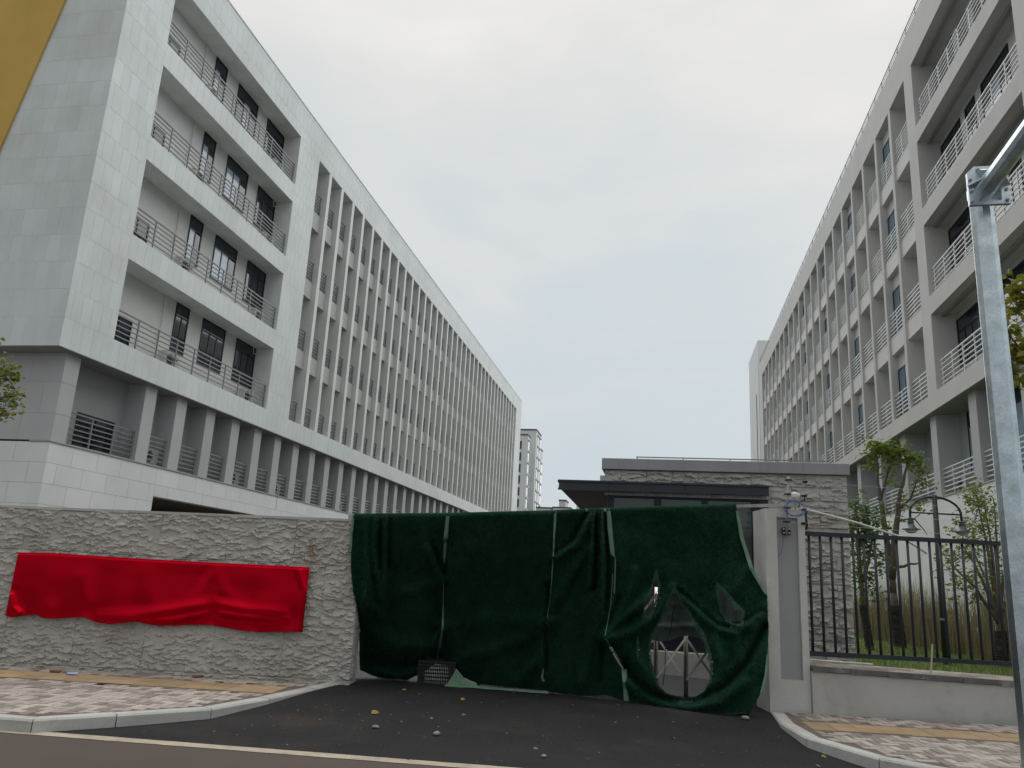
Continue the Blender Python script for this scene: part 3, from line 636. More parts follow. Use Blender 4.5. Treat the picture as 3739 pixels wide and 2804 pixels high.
# right-hand building
RBD = empty('campus_building', (9.95, 19, 0)); tag(RBD, 'warm grey block with a grid of fins and spandrels and a railing along its roof', 'building'); RBD['world_children'] = 1
RX, RB_, RE = 9.95, 10.83, 82.0
RBB, RRT = 8.535, 24.43
RR = [(9.19, 12.10), (12.82, 15.72), (16.42, 19.31), (20.0, 22.83)]
R_ = MT['render_r']
box('core', RB_, 24, 17.0, RE, 8.55, RRT-.3, MT['inner_l'], RBD)
box('near_pier', RX, RB_, 17.0, 21.75, RR[0][0], RR[3][1], R_, RBD)
box('base_band', RX, RB_, 17.0, RE, RBB, RR[0][0], R_, RBD)
box('parapet', RX, RB_, 17.0, RE, RR[3][1], RRT, R_, RBD)
box('pier', RX, RB_, 30.45, 31.46, RR[0][0], RR[3][1], R_, RBD)
for i in range(3): box('spandrel', RX, RB_, 21.75, 30.45, RR[i][1], RR[i+1][0], R_, RBD)
RN, RPI, RW = 20, 2.42, 2.12
for i, (z0, z1) in enumerate(RR):
    for a, b, n, pl in [(21.9, 23.6, 3, ()), (24.2, 26.4, 3, (1,) if i == 2 else ()), (27.0, 27.9, 2, ()), (28.4, 30.43, 3, ())]: window(RBD, -1, RB_, a, b, z0+.85, z1-.25, n, .5, pl)
    railing(RBD, 10.09, 21.78, 30.30, z0, z0+1.08, [21.85+1.03*k for k in range(9)], MT['rail_w'])
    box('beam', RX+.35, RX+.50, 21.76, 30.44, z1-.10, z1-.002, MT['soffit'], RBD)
for k in range(RN):
    y = 31.46+k*RPI
    if k < RN-1: box('fin', RX, RB_, y+RW, y+RPI, RR[0][0], RR[3][1], R_, RBD)
    for i in range(4):
        if i < 3: box('recessed_spandrel', RX+.10, RB_, y, y+RW, RR[i][1], RR[i+1][0], MT['spandrel_r'], RBD)
        railing(RBD, 10.06, y+.10, y+RW-.02, RR[i][0], RR[i][0]+1.08, [y+.12, y+1.1], MT['rail_w'], 7, False)
        if k % 3 == 1:
            box('infill_wall', 10.27, RB_, y+.002, y+RW-.002, RR[i][0], RR[i][1], R_, RBD); window(RBD, -1, 10.27, y+.3, y+RW-.02, RR[i][0]+.05, RR[i][0]+2.25, 2, 0, (0, 1) if k < 5 else (1,), pmat=MT['glass_s'])
        else: box('low_dark_panel', RB_-.03, RB_, y+.1, y+2.0, RR[i][0]+.03, RR[i][0]+1.02, MT['glass'], RBD)  # same dark low panel in the bays without infill
box('end_pier', RX, RB_, 31.46+(RN-1)*RPI+RW, RE, RR[0][0], RR[3][1], R_, RBD)
rc = [19.8+3.93*k for k in range(16)]
for y in rc: box('column', 10.2, 10.99, y, y+.66, 5.44, RBB-.02, MT['column'], RBD)
box('soffit', RX+.04, 24, 17.0, RE, RBB-.018, RBB-.002, MT['soffit'], RBD)
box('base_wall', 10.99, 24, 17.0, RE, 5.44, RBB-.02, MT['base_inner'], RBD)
for a, b in zip(rc[:-1], rc[1:]):
    railing(RBD, 10.33, a+.66+.10, b, 5.44, 6.46, [a+.66+.12, a+1.9, a+2.95], MT['rail_w'], 7, False)
    window(RBD, -1, 10.99, a+1.35, a+3.05, 5.5, 8.45, 2, .6, (1,), .06)
box('ledge', 10.17, 10.99, 17.0, RE, 5.40, 5.438, MT['conc'], RBD)
box('plinth', 10.2, 24, 17.0, RE, -.06, 5.398, MT['tile_plinth'], RBD)
mm = MB(); mm.box(10.025, 10.065, 17.2, RE-.1, RRT+.57, RRT+.60); r = mm.build('roof_railing', MT['rail'], RBD)
y = 17.25
while y < RE-.2: box('post', 10.03, 10.06, y-.015, y+.015, RRT, RRT+.569, MT['rail'], r); y += 1.25
for z in (.12, .27, .42): box('rail', 10.034, 10.056, 17.2, RE-.1, RRT+z-.012, RRT+z+.012, MT['rail'], r)
box('stair_tower', RX+.002, 19, 82.35, 90.9, -.06, 27.35, MT['tower'], RBD)
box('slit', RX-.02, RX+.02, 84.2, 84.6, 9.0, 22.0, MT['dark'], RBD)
air_con(10.45, 24.9, RR[0][0], 'off-white air conditioner on the lowest open ledge of the warm grey block', True, 'air conditioners on the warm grey block')
air_con(10.45, 27.4, RR[1][0], 'off-white air conditioner on the second open ledge of the warm grey block', True, 'air conditioners on the warm grey block')
air_con(10.45, 26.2, RR[2][0], 'off-white air conditioner on the third open ledge of the warm grey block', True, 'air conditioners on the warm grey block')
air_con(10.45, 28.3, RR[3][0], 'off-white air conditioner on the top open ledge of the warm grey block', True, 'air conditioners on the warm grey block')
air_con(10.62, 30.3, 5.438, 'off-white air conditioner behind a colonnade railing of the warm grey block', True, 'air conditioners on the warm grey block')

# far towers
def tower(name, label, x0, x1, y0, y1, h, win_cols, fh=3.0, z0w=5):
    r = empty(name, (x0, y0, 0)); r['world_children'] = 1; tag(r, label, 'building')
    box('wall', x0, x1, y0, y1, -.06, h, MT['tower'], r); box('roof_trim', x0-.15, x1+.15, y0-.15, y1+.15, h, h+.35, MT['tower_trim'], r)
    z = z0w
    while z < h-3.2:
        for (fc, a, b) in win_cols:
            if fc == 'f': box('window', a, b, y0-.08, y0+.05, z, z+2.1, MT['tower_win'], r)
            else: box('window', x1-.05, x1+.08, a, b, z, z+2.3, MT['tower_win'], r)
        if any(fc == 'r' for fc, a, b in win_cols): box('balcony_slab', x1-.05, x1+.30, min(a for fc, a, b in win_cols if fc == 'r')-.4, max(b for fc, a, b in win_cols if fc == 'r')+.4, z+2.45, z+2.7, MT['tower'], r)
        z += fh
    return r
tower('apartment_tower', 'shorter white apartment tower with a dark window column beyond the finned block', -42, -33.78, 200, 204.4, 38.6, [('r', 200.7, 203.9), ('f', -35.75, -35.3)])
tower('apartment_tower', 'taller white apartment tower with narrow windows beyond the finned block', -43, -32.86, 208, 217, 41.5, [('r', 210.4, 211.6), ('r', 214.6, 216.2)])
tower('apartment_tower', 'white apartment tower half hidden behind the tallest far tower', -43, -33.25, 220, 223.2, 38.2, [('r', 220.4, 222.6)])
tower('low_building', 'blue-grey low far building beside the white flat-roofed one', -31.5, -27.6, 205, 215, 20.4, [('f', -29.5, -28.5)])
tower('low_building', 'white flat-roofed far building with a raised box on its roof', -27.2, -22.6, 205, 215, 20.6, [('r', 207, 212), ('f', -26.6, -26.2)])
tower('low_building', 'small white rooftop block rising behind the flat-roofed far building', -27.0, -25.2, 216, 222, 23.6, [])
tower('low_building', 'white far building partly hidden by the gatehouse canopy', -23.2, -14, 225, 235, 24.2, [('f', -21.0, -20.2), ('f', -18, -17)])

# ------------------------------------------------------------------ split-face stone
def rock_mesh(w, h, seed, ax, up, nr, mat, amp=.036, res=.016, freq=13.0, depth=.06, chips=1.9, csz=.58):
    """one split-face block: rough ledged face, flat arrises, real sides; ax/up/nr are its axes"""
    nx, nz_ = max(4, int(w/res)), max(4, int(h/res)); A = np.linspace(0, w, nx+1); Z = np.linspace(0, h, nz_+1); a, z = np.meshgrid(A, Z)
    R2 = np.random.RandomState(seed); hgt = .012*fbm(a*5, z*7, 3, seed+13)
    jag = .05*(fbm(a*14, z*3, 3, seed+3)-.5)+.022*(vn(a*60, z*9, seed+8)-.5)
    for _ in range(int(chips*w*h/.0075)):
        ca, cz = R2.uniform(-.03, w+.03), R2.uniform(-.02, h+.02); cw = R2.uniform(.05, .20)*csz; ch_ = R2.uniform(.03, .085)*csz; H_ = amp*R2.uniform(.35, 1.15); sl = R2.normal(0, .18)
        i0, i1 = np.searchsorted(A, [ca-cw, ca+cw]); j0, j1 = np.searchsorted(Z, [cz-ch_-.06, cz+ch_+.06])
        if i1 <= i0 or j1 <= j0: continue
        aa = a[j0:j1, i0:i1]-ca; q = (z[j0:j1, i0:i1]-(cz-ch_)-sl*aa-jag[j0:j1, i0:i1])/(2*ch_)
        pr = np.where((q > 0) & (q < 1), (1-q)**1.15, 0)*H_*(1-(np.abs(aa)/cw)**3).clip(0, 1)
        hgt[j0:j1, i0:i1] = np.maximum(hgt[j0:j1, i0:i1], pr+.25*hgt[j0:j1, i0:i1])
    hgt = hgt+.010*fbm(a*22, z*30, 3, seed+33)+.018*fbm(a*2.4, z*3.4, 2, seed+21)
    ed = np.minimum(np.minimum(a, w-a)/.010, np.minimum(z, h-z)/.010).clip(0, 1)
    hgt = hgt*(.72+.28*ed)
    ax, up, nr = map(np.array, (ax, up, nr)); P = a[..., None]*ax+z[..., None]*up+hgt[..., None]*nr
    V = [tuple(p) for p in P.reshape(-1, 3)]; n = nx+1; F = []
    for j in range(nz_):
        for i in range(nx): q = j*n+i; F.append((q, q+1, q+1+n, q+n))
    b = len(V)
    for (qa, qz) in [(0, 0), (w, 0), (w, h), (0, h)]: V.append(tuple(qa*ax+qz*up-depth*nr))
    F += [tuple([b+1, b]+[i for i in range(0, nx+1)]), tuple([b+2, b+1]+[j*n+nx for j in range(nz_+1)]), tuple([b+3, b+2]+[nz_*n+nx-i for i in range(nx+1)]), tuple([b, b+3]+[(nz_-j)*n for j in range(nz_+1)])]
    me = bpy.data.meshes.new('block'); me.from_pydata(V, [], F); me.materials.append(mat); me.update(); return me
UPV = np.array([0, 0, 1.])
def ztop(s): return 2.36+(s+2.2)*.0125
BWL = empty('boundary_wall', S(-2, 11.9, 0)); BWL['world_children'] = 1
tag(BWL, 'low grey split-face stone boundary wall carrying the red cloth', 'wall')
WD = 11.66
def sbox(name, s0, s1, d0, d1, z0, z1, mat, parent, z1b=None):
    """box in the street frame; z1b lets the top slope"""
    z1b = z1 if z1b is None else z1b; mm = MB()
    mm.add([S(s0,d0,z0),S(s1,d0,z0),S(s1,d1,z0),S(s0,d1,z0),S(s0,d0,z1),S(s1,d0,z1b),S(s1,d1,z1b),S(s0,d1,z1)], [(0,3,2,1),(4,5,6,7),(0,1,5,4),(1,2,6,5),(2,3,7,6),(3,0,4,7)])
    return mm.build(name, mat, parent)
sbox('core', -13.2, -2.05, WD+.012, 12.09, -.05, ztop(-13.2)-.03, MT['stone'], BWL, ztop(-2.05)-.03)
zr = [.04, .155, .84, 1.69]; seed = 1
for r in range(4):
    zlo = zr[r]; off = .485*(r % 2 == 0); s_ = -2.03-off*1.0; edges = [-2.03]
    while edges[-1] > -13: edges.append((-2.03-(.49 if r % 2 == 0 else .97)) if len(edges) == 1 else edges[-1]-.97)
    for s1, s0 in zip(edges[:-1], edges[1:]):
        zhi = zr[r+1] if r < 3 else ztop((s0+s1)/2)-.034
        far = s0 < -9
        me = rock_mesh(s1-s0-.0015, zhi-zlo-.003, seed, RH, UPV, -FH, MT['stone'], res=.03 if far else .013); seed += 3
        link('block', me, BWL, S(s0+.0015, WD, zlo+.0015))
        if s0 < -11: break
for r in range(4):
    zlo = zr[r]; zhi = zr[r+1] if r < 3 else ztop(-2.03)-.034
    me = rock_mesh(.40, zhi-zlo-.008, seed, FH, UPV, RH, MT['stone'], amp=.018, res=.018); seed += 3; link('block', me, BWL, S(-2.04, WD+.02, zlo+.004))
s0 = -13.2
while s0 < -2.1:
    s1 = min(s0+.97, -1.99); sbox('coping_stone', s0+.003, s1-.003, WD-.035, 12.11, ztop(s0)-.033, ztop(s0), MT['kerb'], BWL, ztop(s1)); 
    o = COL.objects[-1]; s0 = s1

# ------------------------------------------------------------------ cloth helpers
def pdist(px, py, pl):
    best = np.full(px.shape, 1e9)
    for (x0, y0), (x1, y1) in zip(pl[:-1], pl[1:]):
        dx, dy = x1-x0, y1-y0; t = (((px-x0)*dx+(py-y0)*dy)/(dx*dx+dy*dy)).clip(0, 1)
        best = np.minimum(best, np.hypot(px-x0-t*dx, py-y0-t*dy))
    return best
def pinter(v, pl, key=0):      # value of the other coordinate along a polyline, as a function of coordinate `key`
    pl = sorted(pl, key=lambda p: p[key]); return np.interp(v, [p[key] for p in pl], [p[1-key] for p in pl])
def unproject(c, x, y, D):
    s, ox, oy = CROP[c]; X = np.asarray(x)*s+ox; Y = np.asarray(y)*s+oy
    d = ((X-PW/2)/FPX)[..., None]*_r-((Y-PH/2)/FPX)[..., None]*_u+_f
    return EYE+d*(np.asarray(D)/(d@FH))[..., None]
def poly_mask(x, y, poly):
    c = np.zeros(x.shape, bool); n = len(poly)
    for i in range(n):
        x1, y1 = poly[i]; x2, y2 = poly[(i+1) % n]
        if y1 == y2: continue
        c ^= ((y1 > y) != (y2 > y)) & (x < (x2-x1)*(y-y1)/(y2-y1)+x1)
    return c
def grid_mesh(name, P, mat, keep=None, parent=None, smooth=True, base=(0, 0, 0)):
    nj, ni = P.shape[:2]; V = (P.reshape(-1, 3)-np.array(base)); F = []
    for j in range(nj-1):
        for i in range(ni-1):
            if keep is None or keep[j, i]:
                a = j*ni+i; F.append((a, a+ni, a+ni+1, a+1))
    used = np.zeros(len(V), bool)
    for f in F: used[list(f)] = True
    mp_ = np.cumsum(used)-1
    me = bpy.data.meshes.new(name); me.from_pydata([tuple(v) for v in V[used]], [], [tuple(int(mp_[i]) for i in f) for f in F]); me.materials.append(mat)
    if smooth: me.polygons.foreach_set('use_smooth', [True]*len(me.polygons))
    me.update(); return link(name, me, parent)

# red satin cloth
u, t = np.meshgrid(np.linspace(0, 1, 300), np.linspace(0, 1, 84))
topx = 105+1682*u; topy = pinter(topx, [(105, 342), (300, 345), (700, 372), (1250, 402), (1787, 428)])
botx = 30+1715*u; boty = pinter(botx, [(30, 708), (70, 718), (110, 712), (200, 700), (250, 722), (330, 725), (480, 715), (560, 748), (640, 757), (780, 741), (880, 762), (1000, 767), (1100, 760), (1220, 762), (1400, 795), (1500, 803), (1640, 800), (1745, 803)])
X_ = topx+(botx-topx)*t; Y_ = topy+(boty-topy)*t
D_ = np.full(X_.shape, 11.565)
for pl, am, wd in [([(560, 712), (760, 708), (950, 680), (1222, 636)], .075, 26), ([(700, 745), (1000, 732), (1212, 690)], .055, 20), ([(1242, 638), (1400, 668), (1660, 690)], .075, 24), ([(1240, 690), (1450, 718), (1670, 728)], .06, 18),
                   ([(1228, 650), (1226, 765)], -.012, 30), ([(1240, 410), (1232, 560), (1225, 640)], .020, 26), ([(1090, 640), (1210, 480)], .010, 30), ([(1250, 430), (1290, 560), (1380, 640)], .012, 32), ([(1120, 560), (1222, 420)], -.007, 30),
                   ([(1725, 450), (1755, 560), (1725, 790)], .03, 14), ([(60, 590), (75, 660), (110, 690)], .05, 16), ([(110, 350), (80, 520)], .015, 22), ([(480, 480), (500, 620)], .014, 40), ([(840, 450), (860, 620)], .012, 50), ([(300, 400), (290, 640)], .010, 60), ([(1500, 470), (1520, 640)], .014, 60)]:
    xs_ = [p[0] for p in pl]; tp = 1.0
    if am > .05 and max(xs_)-min(xs_) > 200: tp = (1-.85*np.exp(-((X_-1230)/55)**2))*(1-(np.abs(X_-1228)/(max(abs(xs_[0]-1228), abs(xs_[-1]-1228))*1.02))).clip(0, 1)**.7
    D_ -= am*tp*np.exp(-(pdist(X_, Y_, pl)/(wd*1.15))**2)
D_ -= .012*np.sin(X_/37+2*fbm(X_/150, Y_/150, 2, 4))*t**3+.02*fbm(X_/300, Y_/160, 2, 8)
D_ = np.where(t < .03, 11.59, D_)
RED = grid_mesh('red_cloth', unproject('C6', X_, Y_, D_), MT['satin']); tag(RED, 'red satin cloth sheet hung across the split-face stone wall', 'cloth')
md = RED.modifiers.new('t', 'SOLIDIFY'); md.thickness = .004

# ------------------------------------------------------------------ crossbar and turf carpets
XB_ = MB(); pA, pB = at('C7', 95, 180, 11.66), at('C8', 378, 212, 11.36); XB_.tube([pA, pB], .03, 4)
tag(XB_.build('crossbar', MT['wood']), 'long pale batten resting on the stone wall and the gate pillar', 'pole')

def sm(v, a, b): q = ((v-a)/(b-a)).clip(0, 1); return q*q*(3-2*q)
FOLDS = [([(228, 180), (212, 330), (248, 560)], .07, 17), ([(268, 178), (262, 330), (262, 500)], .07, 15), ([(180, 180), (185, 420), (165, 640)], .05, 16), ([(248, 178), (240, 420)], -.06, 12), ([(290, 180), (285, 420)], -.05, 14), ([(330, 180), (325, 400)], .03, 20),
         ([(462, 320), (500, 400), (546, 472)], .055, 18), ([(440, 180), (470, 330)], .03, 30), ([(490, 300), (544, 450)], -.05, 12), ([(170, 690), (330, 800), (500, 780), (535, 720)], .09, 50), ([(180, 860), (350, 890), (510, 850)], -.12, 40), ([(230, 905), (330, 935), (430, 905)], .10, 16),
         ([(548, 470), (420, 520), (330, 540)], .03, 22), ([(540, 700), (470, 800), (400, 850)], .05, 18), ([(526, 700), (440, 840)], -.05, 14),
         ([(560, 690), (750, 670), (1035, 660)], .035, 40), ([(1040, 662), (950, 740), (800, 800), (650, 840)], .04, 30), ([(1042, 500), (1046, 640)], -.09, 16), ([(1040, 680), (1000, 850), (900, 960)], .05, 26), ([(1030, 640), (1035, 900)], -.05, 10), ([(556, 300), (552, 600)], -.06, 14),
         ([(1262, 152), (1185, 300), (1078, 368)], .10, 20), ([(1230, 160), (1150, 300), (1078, 352)], -.06, 14), ([(1272, 150), (1272, 330), (1262, 520)], -.11, 9), ([(1255, 150), (1250, 330), (1238, 500)], .07, 13), ([(1292, 150), (1300, 350), (1298, 560)], .09, 13), ([(1312, 150), (1326, 420), (1318, 620)], -.06, 10), ([(1230, 330), (1130, 480), (1062, 600)], .05, 26), ([(1200, 420), (1080, 640)], -.04, 20), ([(1300, 600), (1250, 760), (1210, 960)], .06, 26), ([(1308, 760), (1290, 960)], -.06, 14), ([(1130, 640), (1120, 960)], .03, 40),
         ([(1318, 752), (1420, 640), (1540, 545)], .075, 22), ([(1318, 756), (1450, 720), (1560, 640), (1640, 520)], .085, 28), ([(1330, 720), (1420, 560), (1460, 430)], .05, 22), ([(1338, 690), (1380, 560)], -.05, 14), ([(1330, 740), (1460, 640)], -.05, 12), ([(1312, 752), (1420, 800), (1500, 900), (1560, 1000)], .05, 30),
         ([(1405, 880), (1500, 1000), (1620, 1050), (1740, 1052), (1880, 980), (1990, 860), (2070, 700)], -.13, 20), ([(1420, 960), (1540, 1050), (1700, 1085), (1860, 1060), (1980, 960)], .07, 22),
         ([(1690, 560), (1790, 660), (1900, 720), (2010, 690), (2080, 600)], .08, 26), ([(1660, 520), (1760, 610), (1850, 690), (1940, 712)], -.08, 13), ([(1950, 690), (2060, 620)], -.05, 13), ([(1990, 420), (1930, 520), (1840, 560)], .03, 30), ([(1640, 440), (1640, 520)], .04, 40),
         ([(1840, 760), (1870, 900), (1820, 1020)], .05, 26), ([(1940, 740), (1950, 860), (1880, 1000)], .04, 22), ([(1560, 160), (1540, 400)], .018, 60), ([(1780, 150), (1800, 420)], .02, 70), ([(700, 180), (700, 480)], .015, 60), ([(900, 180), (890, 480)], .015, 60)]
DT = [(90, 11.57), (2110, 11.33)]; DB = [(90, 12.52), (440, 12.40), (520, 12.75), (620, 12.3), (1050, 11.93), (1400, 11.47), (1700, 11.02), (2100, 10.5)]
BOT = [(100, 930), (440, 960), (560, 975), (1050, 1010), (1400, 1050), (1700, 1092), (2000, 1125)]
def carD(x, y):
    yt = np.interp(x, [100, 2100], [176, 126]); yb = np.interp(x, [p[0] for p in BOT], [p[1] for p in BOT]); t = ((y-yt)/(yb-yt)).clip(0, 1)
    dt = np.interp(x, [p[0] for p in DT], [p[1] for p in DT]); db = np.interp(x, [p[0] for p in DB], [p[1] for p in DB])
    D = dt+(db-dt)*t**1.35
    k = np.maximum(sm(x, 165, 300), sm(y, 560, 700)); D = 11.55+(D-11.55)*k
    for pl, am, wd in FOLDS: D = D-1.35*am*np.exp(-(pdist(x, y, pl)/wd)**2)
    D = D-.03*(fbm(x/90, y/130, 3, 2)-.5)-.012*(fbm(x/18, y/22, 2, 6)-.5)
    return D
H_BIG = [(1640, 512), (1612, 565), (1590, 620), (1562, 680), (1530, 740), (1518, 820), (1535, 900), (1560, 970), (1600, 1015), (1680, 1040), (1740, 1035), (1790, 1005), (1820, 940), (1820, 880), (1810, 800), (1785, 730), (1750, 680), (1710, 620), (1680, 575)]
H_L = [(1558, 428), (1576, 500), (1566, 560), (1545, 600), (1522, 650), (1490, 645), (1496, 590), (1528, 520), (1548, 460)]
H_R = [(1838, 482), (1880, 520), (1940, 590), (1975, 622), (1972, 680), (1935, 692), (1890, 665), (1858, 615), (1848, 560)]
H_S = [(1468, 735), (1472, 790), (1474, 830), (1464, 825), (1462, 770)]
CARP = []
def carpet(label, L, R, top, bot, holes, n):
    ni = int((max(p[0] for p in R)-min(p[0] for p in L))/4.2); nj = 190
    u, t = np.meshgrid(np.linspace(0, 1, ni), np.linspace(0, 1, nj))
    ty = lambda q: np.interp(q, [0, 1], top)
    yy0 = ty(u); tt = t; hL = np.interp(t, [p[1] for p in L], [p[0] for p in L]); hR = np.interp(t, [p[1] for p in R], [p[0] for p in R])
    x = hL+(hR-hL)*u; xb = L[-1][0]+(R[-1][0]-L[-1][0])*u
    yb = np.interp(xb, [p[0] for p in bot], [p[1] for p in bot]); y = yy0+(yb-yy0)*t
    jit = (fbm(x/7, y/7, 3, 31)-.5)*24
    D = carD(x, y); P = unproject('C7', x, y, D)
    P[..., 2] = np.maximum(P[..., 2], .108+.012*fbm(x/20, y/20, 2, 3))
    keep = np.ones(x.shape, bool)
    for h in holes: keep &= ~poly_mask(x+jit, y+jit*.6, h)
    # a short length folds back over the crossbar
    back = []
    for k in range(6):
        a = k/5*math.pi; q = P[0]+np.outer(np.ones(ni), FH)*(.045*(1-math.cos(a)))+UPV*(.045*math.sin(a)); back.append(q)
    for k in range(1, 8): back.append(back[5]-UPV*.045*k+np.outer(np.ones(ni), FH)*.004*k)
    Pf = np.concatenate([np.array(back[::-1][:-1]), P], 0); kf = np.concatenate([np.ones((len(back)-1, ni), bool), keep], 0)
    root = grid_mesh('turf_carpet', Pf, MT['carpet'], kf); tag(root, label, 'turf carpet')
    md = root.modifiers.new('t', 'SOLIDIFY'); md.thickness = .010; md.offset = -1
    # pile: short fibres standing off the face
    du = np.gradient(P, axis=1); dv = np.gradient(P, axis=0); nn = np.cross(dv, du); nn /= np.linalg.norm(nn, axis=2)[..., None]+1e-9
    nn *= np.where((nn@FH) > 0, -1, 1)[..., None]
    ii = NR.randint(0, ni, n); jj = NR.randint(0, nj, n); ok = keep[jj, ii]; ii, jj = ii[ok], jj[ok]
    c = P[jj, ii]+NR.uniform(-.008, .008, (len(ii), 1))*RH+NR.uniform(-.008, .008, (len(ii), 1))*UPV; dr = nn[jj, ii]*.016+NR.normal(0, .009, (len(ii), 3))-UPV*.006
    sd_ = np.cross(dr, UPV+NR.normal(0, .6, (len(ii), 3))); sd_ /= np.linalg.norm(sd_, axis=1)[:, None]+1e-9; sd_ *= .0034
    V = np.stack([c-sd_, c+sd_, c+dr], 1).reshape(-1, 3)
    me = bpy.data.meshes.new('pile'); me.from_pydata([tuple(v) for v in V], [], [(3*k, 3*k+1, 3*k+2) for k in range(len(ii))]); me.materials.append(MT['pile']); me.update()
    tag(link('pile', me, root), kind='stuff')
    # frayed threads round the tears
    mm = MB()
    for h in holes:
        for k in range(len(h)):
            a, b = np.array(h[k], float), np.array(h[(k+1) % len(h)], float); cx = np.mean([p[0] for p in h])
            for q in range(int(np.hypot(*(b-a))/1.7)):
                p = a+(b-a)*RNG.random(); ln = RNG.uniform(8, 34); w = (cx-p[0]); w = np.sign(w)*min(abs(w), ln)*RNG.uniform(.0, .8)
                p2 = p+np.array([w*.5, ln*.45]); p3 = p+np.array([w*.8+RNG.uniform(-3, 3), ln])
                pts = np.array([p, p2, p3]); Dp = carD(pts[:, 0], pts[:, 1])-np.array([0, .015, .02]); W_ = unproject('C7', pts[:, 0], pts[:, 1], Dp)
                mm.tube(W_, [.005, .004, .0015], 3, False)
    if mm.v: tag(mm.build('frayed_threads', MT['strand'], root), kind='stuff')
    return root
def ribbon(root, pts, w, mat=None, lift=.022, name='edge_strip'):
    pts = np.array(pts, float); k = np.linspace(0, len(pts)-1, 12*len(pts)); x = np.interp(k, range(len(pts)), pts[:, 0]); y = np.interp(k, range(len(pts)), pts[:, 1]); ww = np.interp(k, range(len(pts)), w if hasattr(w, '__len__') else [w]*len(pts))
    ww = ww*(.8+.5*fbm(k*1.3, k*0+3, 2, 5)); x = x+(fbm(k*1.5, k*0, 2, 15)-.5)*5
    D = carD(x, y)-lift; L_ = unproject('C7', x-ww/2, y, D); M_ = unproject('C7', x, y, D-.012); R2 = unproject('C7', x+ww/2, y, D+.006)
    P = np.stack([L_, M_, R2], 1); P[..., 2] = np.maximum(P[..., 2], .115)
    return grid_mesh(name, P, mat or MT['pale_edge'], None, root)
c1 = carpet('dark green turf carpet draped over the end of the stone wall', [(118, 0), (106, .16), (106, .36), (118, .5), (140, .62), (146, .74), (146, .88), (150, 1)], [(570, 0), (560, .2), (546, .42), (543, .7), (514, .95), (512, 1)], (176, 172),
            [(150, 905), (205, 930), (270, 952), (370, 955), (430, 925), (512, 872)], [], 42000)
c2 = carpet('dark green turf carpet hanging behind the black crate', [(564, 0), (550, .2), (536, .42), (533, .72), (512, .97), (512, 1)], [(1080, 0), (1072, .24), (1062, .43), (1042, .6), (1027, .87), (1046, 1)], (172, 160),
            [(512, 876), (600, 890), (640, 940), (720, 975), (880, 990), (1046, 1005)], [], 52000)
c3 = carpet('narrow dark green turf carpet bunched in deep vertical folds', [(1084, 0), (1066, .24), (1054, .43), (1032, .6), (1020, .87), (1034, 1)], [(1328, 0), (1356, .24), (1352, .46), (1314, .68), (1392, .84), (1412, 1)], (158, 148),
            [(1034, 1008), (1100, 1022), (1200, 1032), (1320, 1024), (1412, 1055)], [], 32000)
c4 = carpet('torn dark green turf carpet with a large teardrop hole', [(1337, 0), (1362, .24), (1358, .44), (1318, .65), (1400, .80), (1425, 1)], [(1936, 0), (1962, .14), (2012, .31), (2084, .43), (2088, .58), (2084, .76), (2058, .88), (1992, 1)], (148, 128),
            [(1425, 1072), (1500, 1080), (1650, 1096), (1760, 1108), (1900, 1112), (1992, 1124)], [H_BIG, H_L, H_R, H_S], 62000)
ribbon(c1, [(116, 185), (108, 260), (104, 340)], 12); ribbon(c1, [(566, 175), (552, 320), (550, 400)], [16, 22, 4]); ribbon(c1, [(546, 480), (545, 600), (543, 700), (530, 790), (514, 866)], [5, 6, 9, 17, 15])
ribbon(c2, [(1077, 163), (1072, 260), (1068, 365)], [12, 10, 5]); ribbon(c2, [(1066, 380), (1056, 540), (1040, 655)], 5); ribbon(c2, [(1020, 900), (1014, 940), (1022, 960)], [4, 12, 14])
ribbon(c3, [(1350, 450), (1340, 600), (1314, 745)], 4)
ribbon(c4, [(1330, 150), (1337, 240), (1350, 355), (1360, 372)], [18, 24, 18, 6]); ribbon(c4, [(1363, 375), (1358, 540)], 5); ribbon(c4, [(1314, 757), (1350, 815), (1398, 890)], 6); ribbon(c4, [(1404, 902), (1408, 980), (1420, 1074)], [26, 20, 28])
ribbon(c4, [(1940, 150), (1964, 280), (2012, 430), (2078, 545)], [12, 20, 18, 14]); ribbon(c4, [(2084, 830), (2078, 930), (2056, 1015)], [6, 14, 10]); ribbon(c4, [(1880, 1116), (1940, 1112), (1990, 1108)], 14)
# pale underside turned up along the foot of the second carpet
q0 = [(548, 996), (566, 968), (588, 932), (606, 900), (618, 915), (640, 946), (670, 966), (720, 982), (800, 990), (880, 996), (960, 1002), (1044, 1006)]
q1 = [(548, 998), (575, 999), (600, 999), (625, 999), (650, 999), (680, 1000), (710, 1000), (750, 1001), (820, 1004), (880, 1007), (960, 1013), (1044, 1019)]
g = []
for f_ in np.linspace(0, 1, 9):
    row = np.array(q0)*(1-f_)+np.array(q1)*f_; D0 = np.interp(row[:, 0], [540, 640, 1050], [11.98, 12.0, 11.78]); W_ = unproject('C7', row[:, 0], row[:, 1], D0-.06*f_-.02*np.sin(row[:, 0]/19)); W_[:, 2] = np.maximum(W_[:, 2], .112); g.append(W_)
grid_mesh('turned_up_hem', np.array(g), MT['pale_edge'], None, c2)
u, t = np.meshgrid(np.linspace(0, 1, 40), np.linspace(0, 1, 30)); x = 1520+275*u; y = 545+(212+14*np.sin(u*7))*t; D = 11.95-.05*np.exp(-((y-700)/14)**2)-.05*np.sin(u*9)*t-.04*fbm(x/30, y/30, 2, 3)
grid_mesh('inner_flap', unproject('C7', x, y, D), MT['flap'], ~poly_mask(x, y, [(1500, 540), (1590, 540), (1560, 660), (1530, 720), (1500, 720)]), c4)
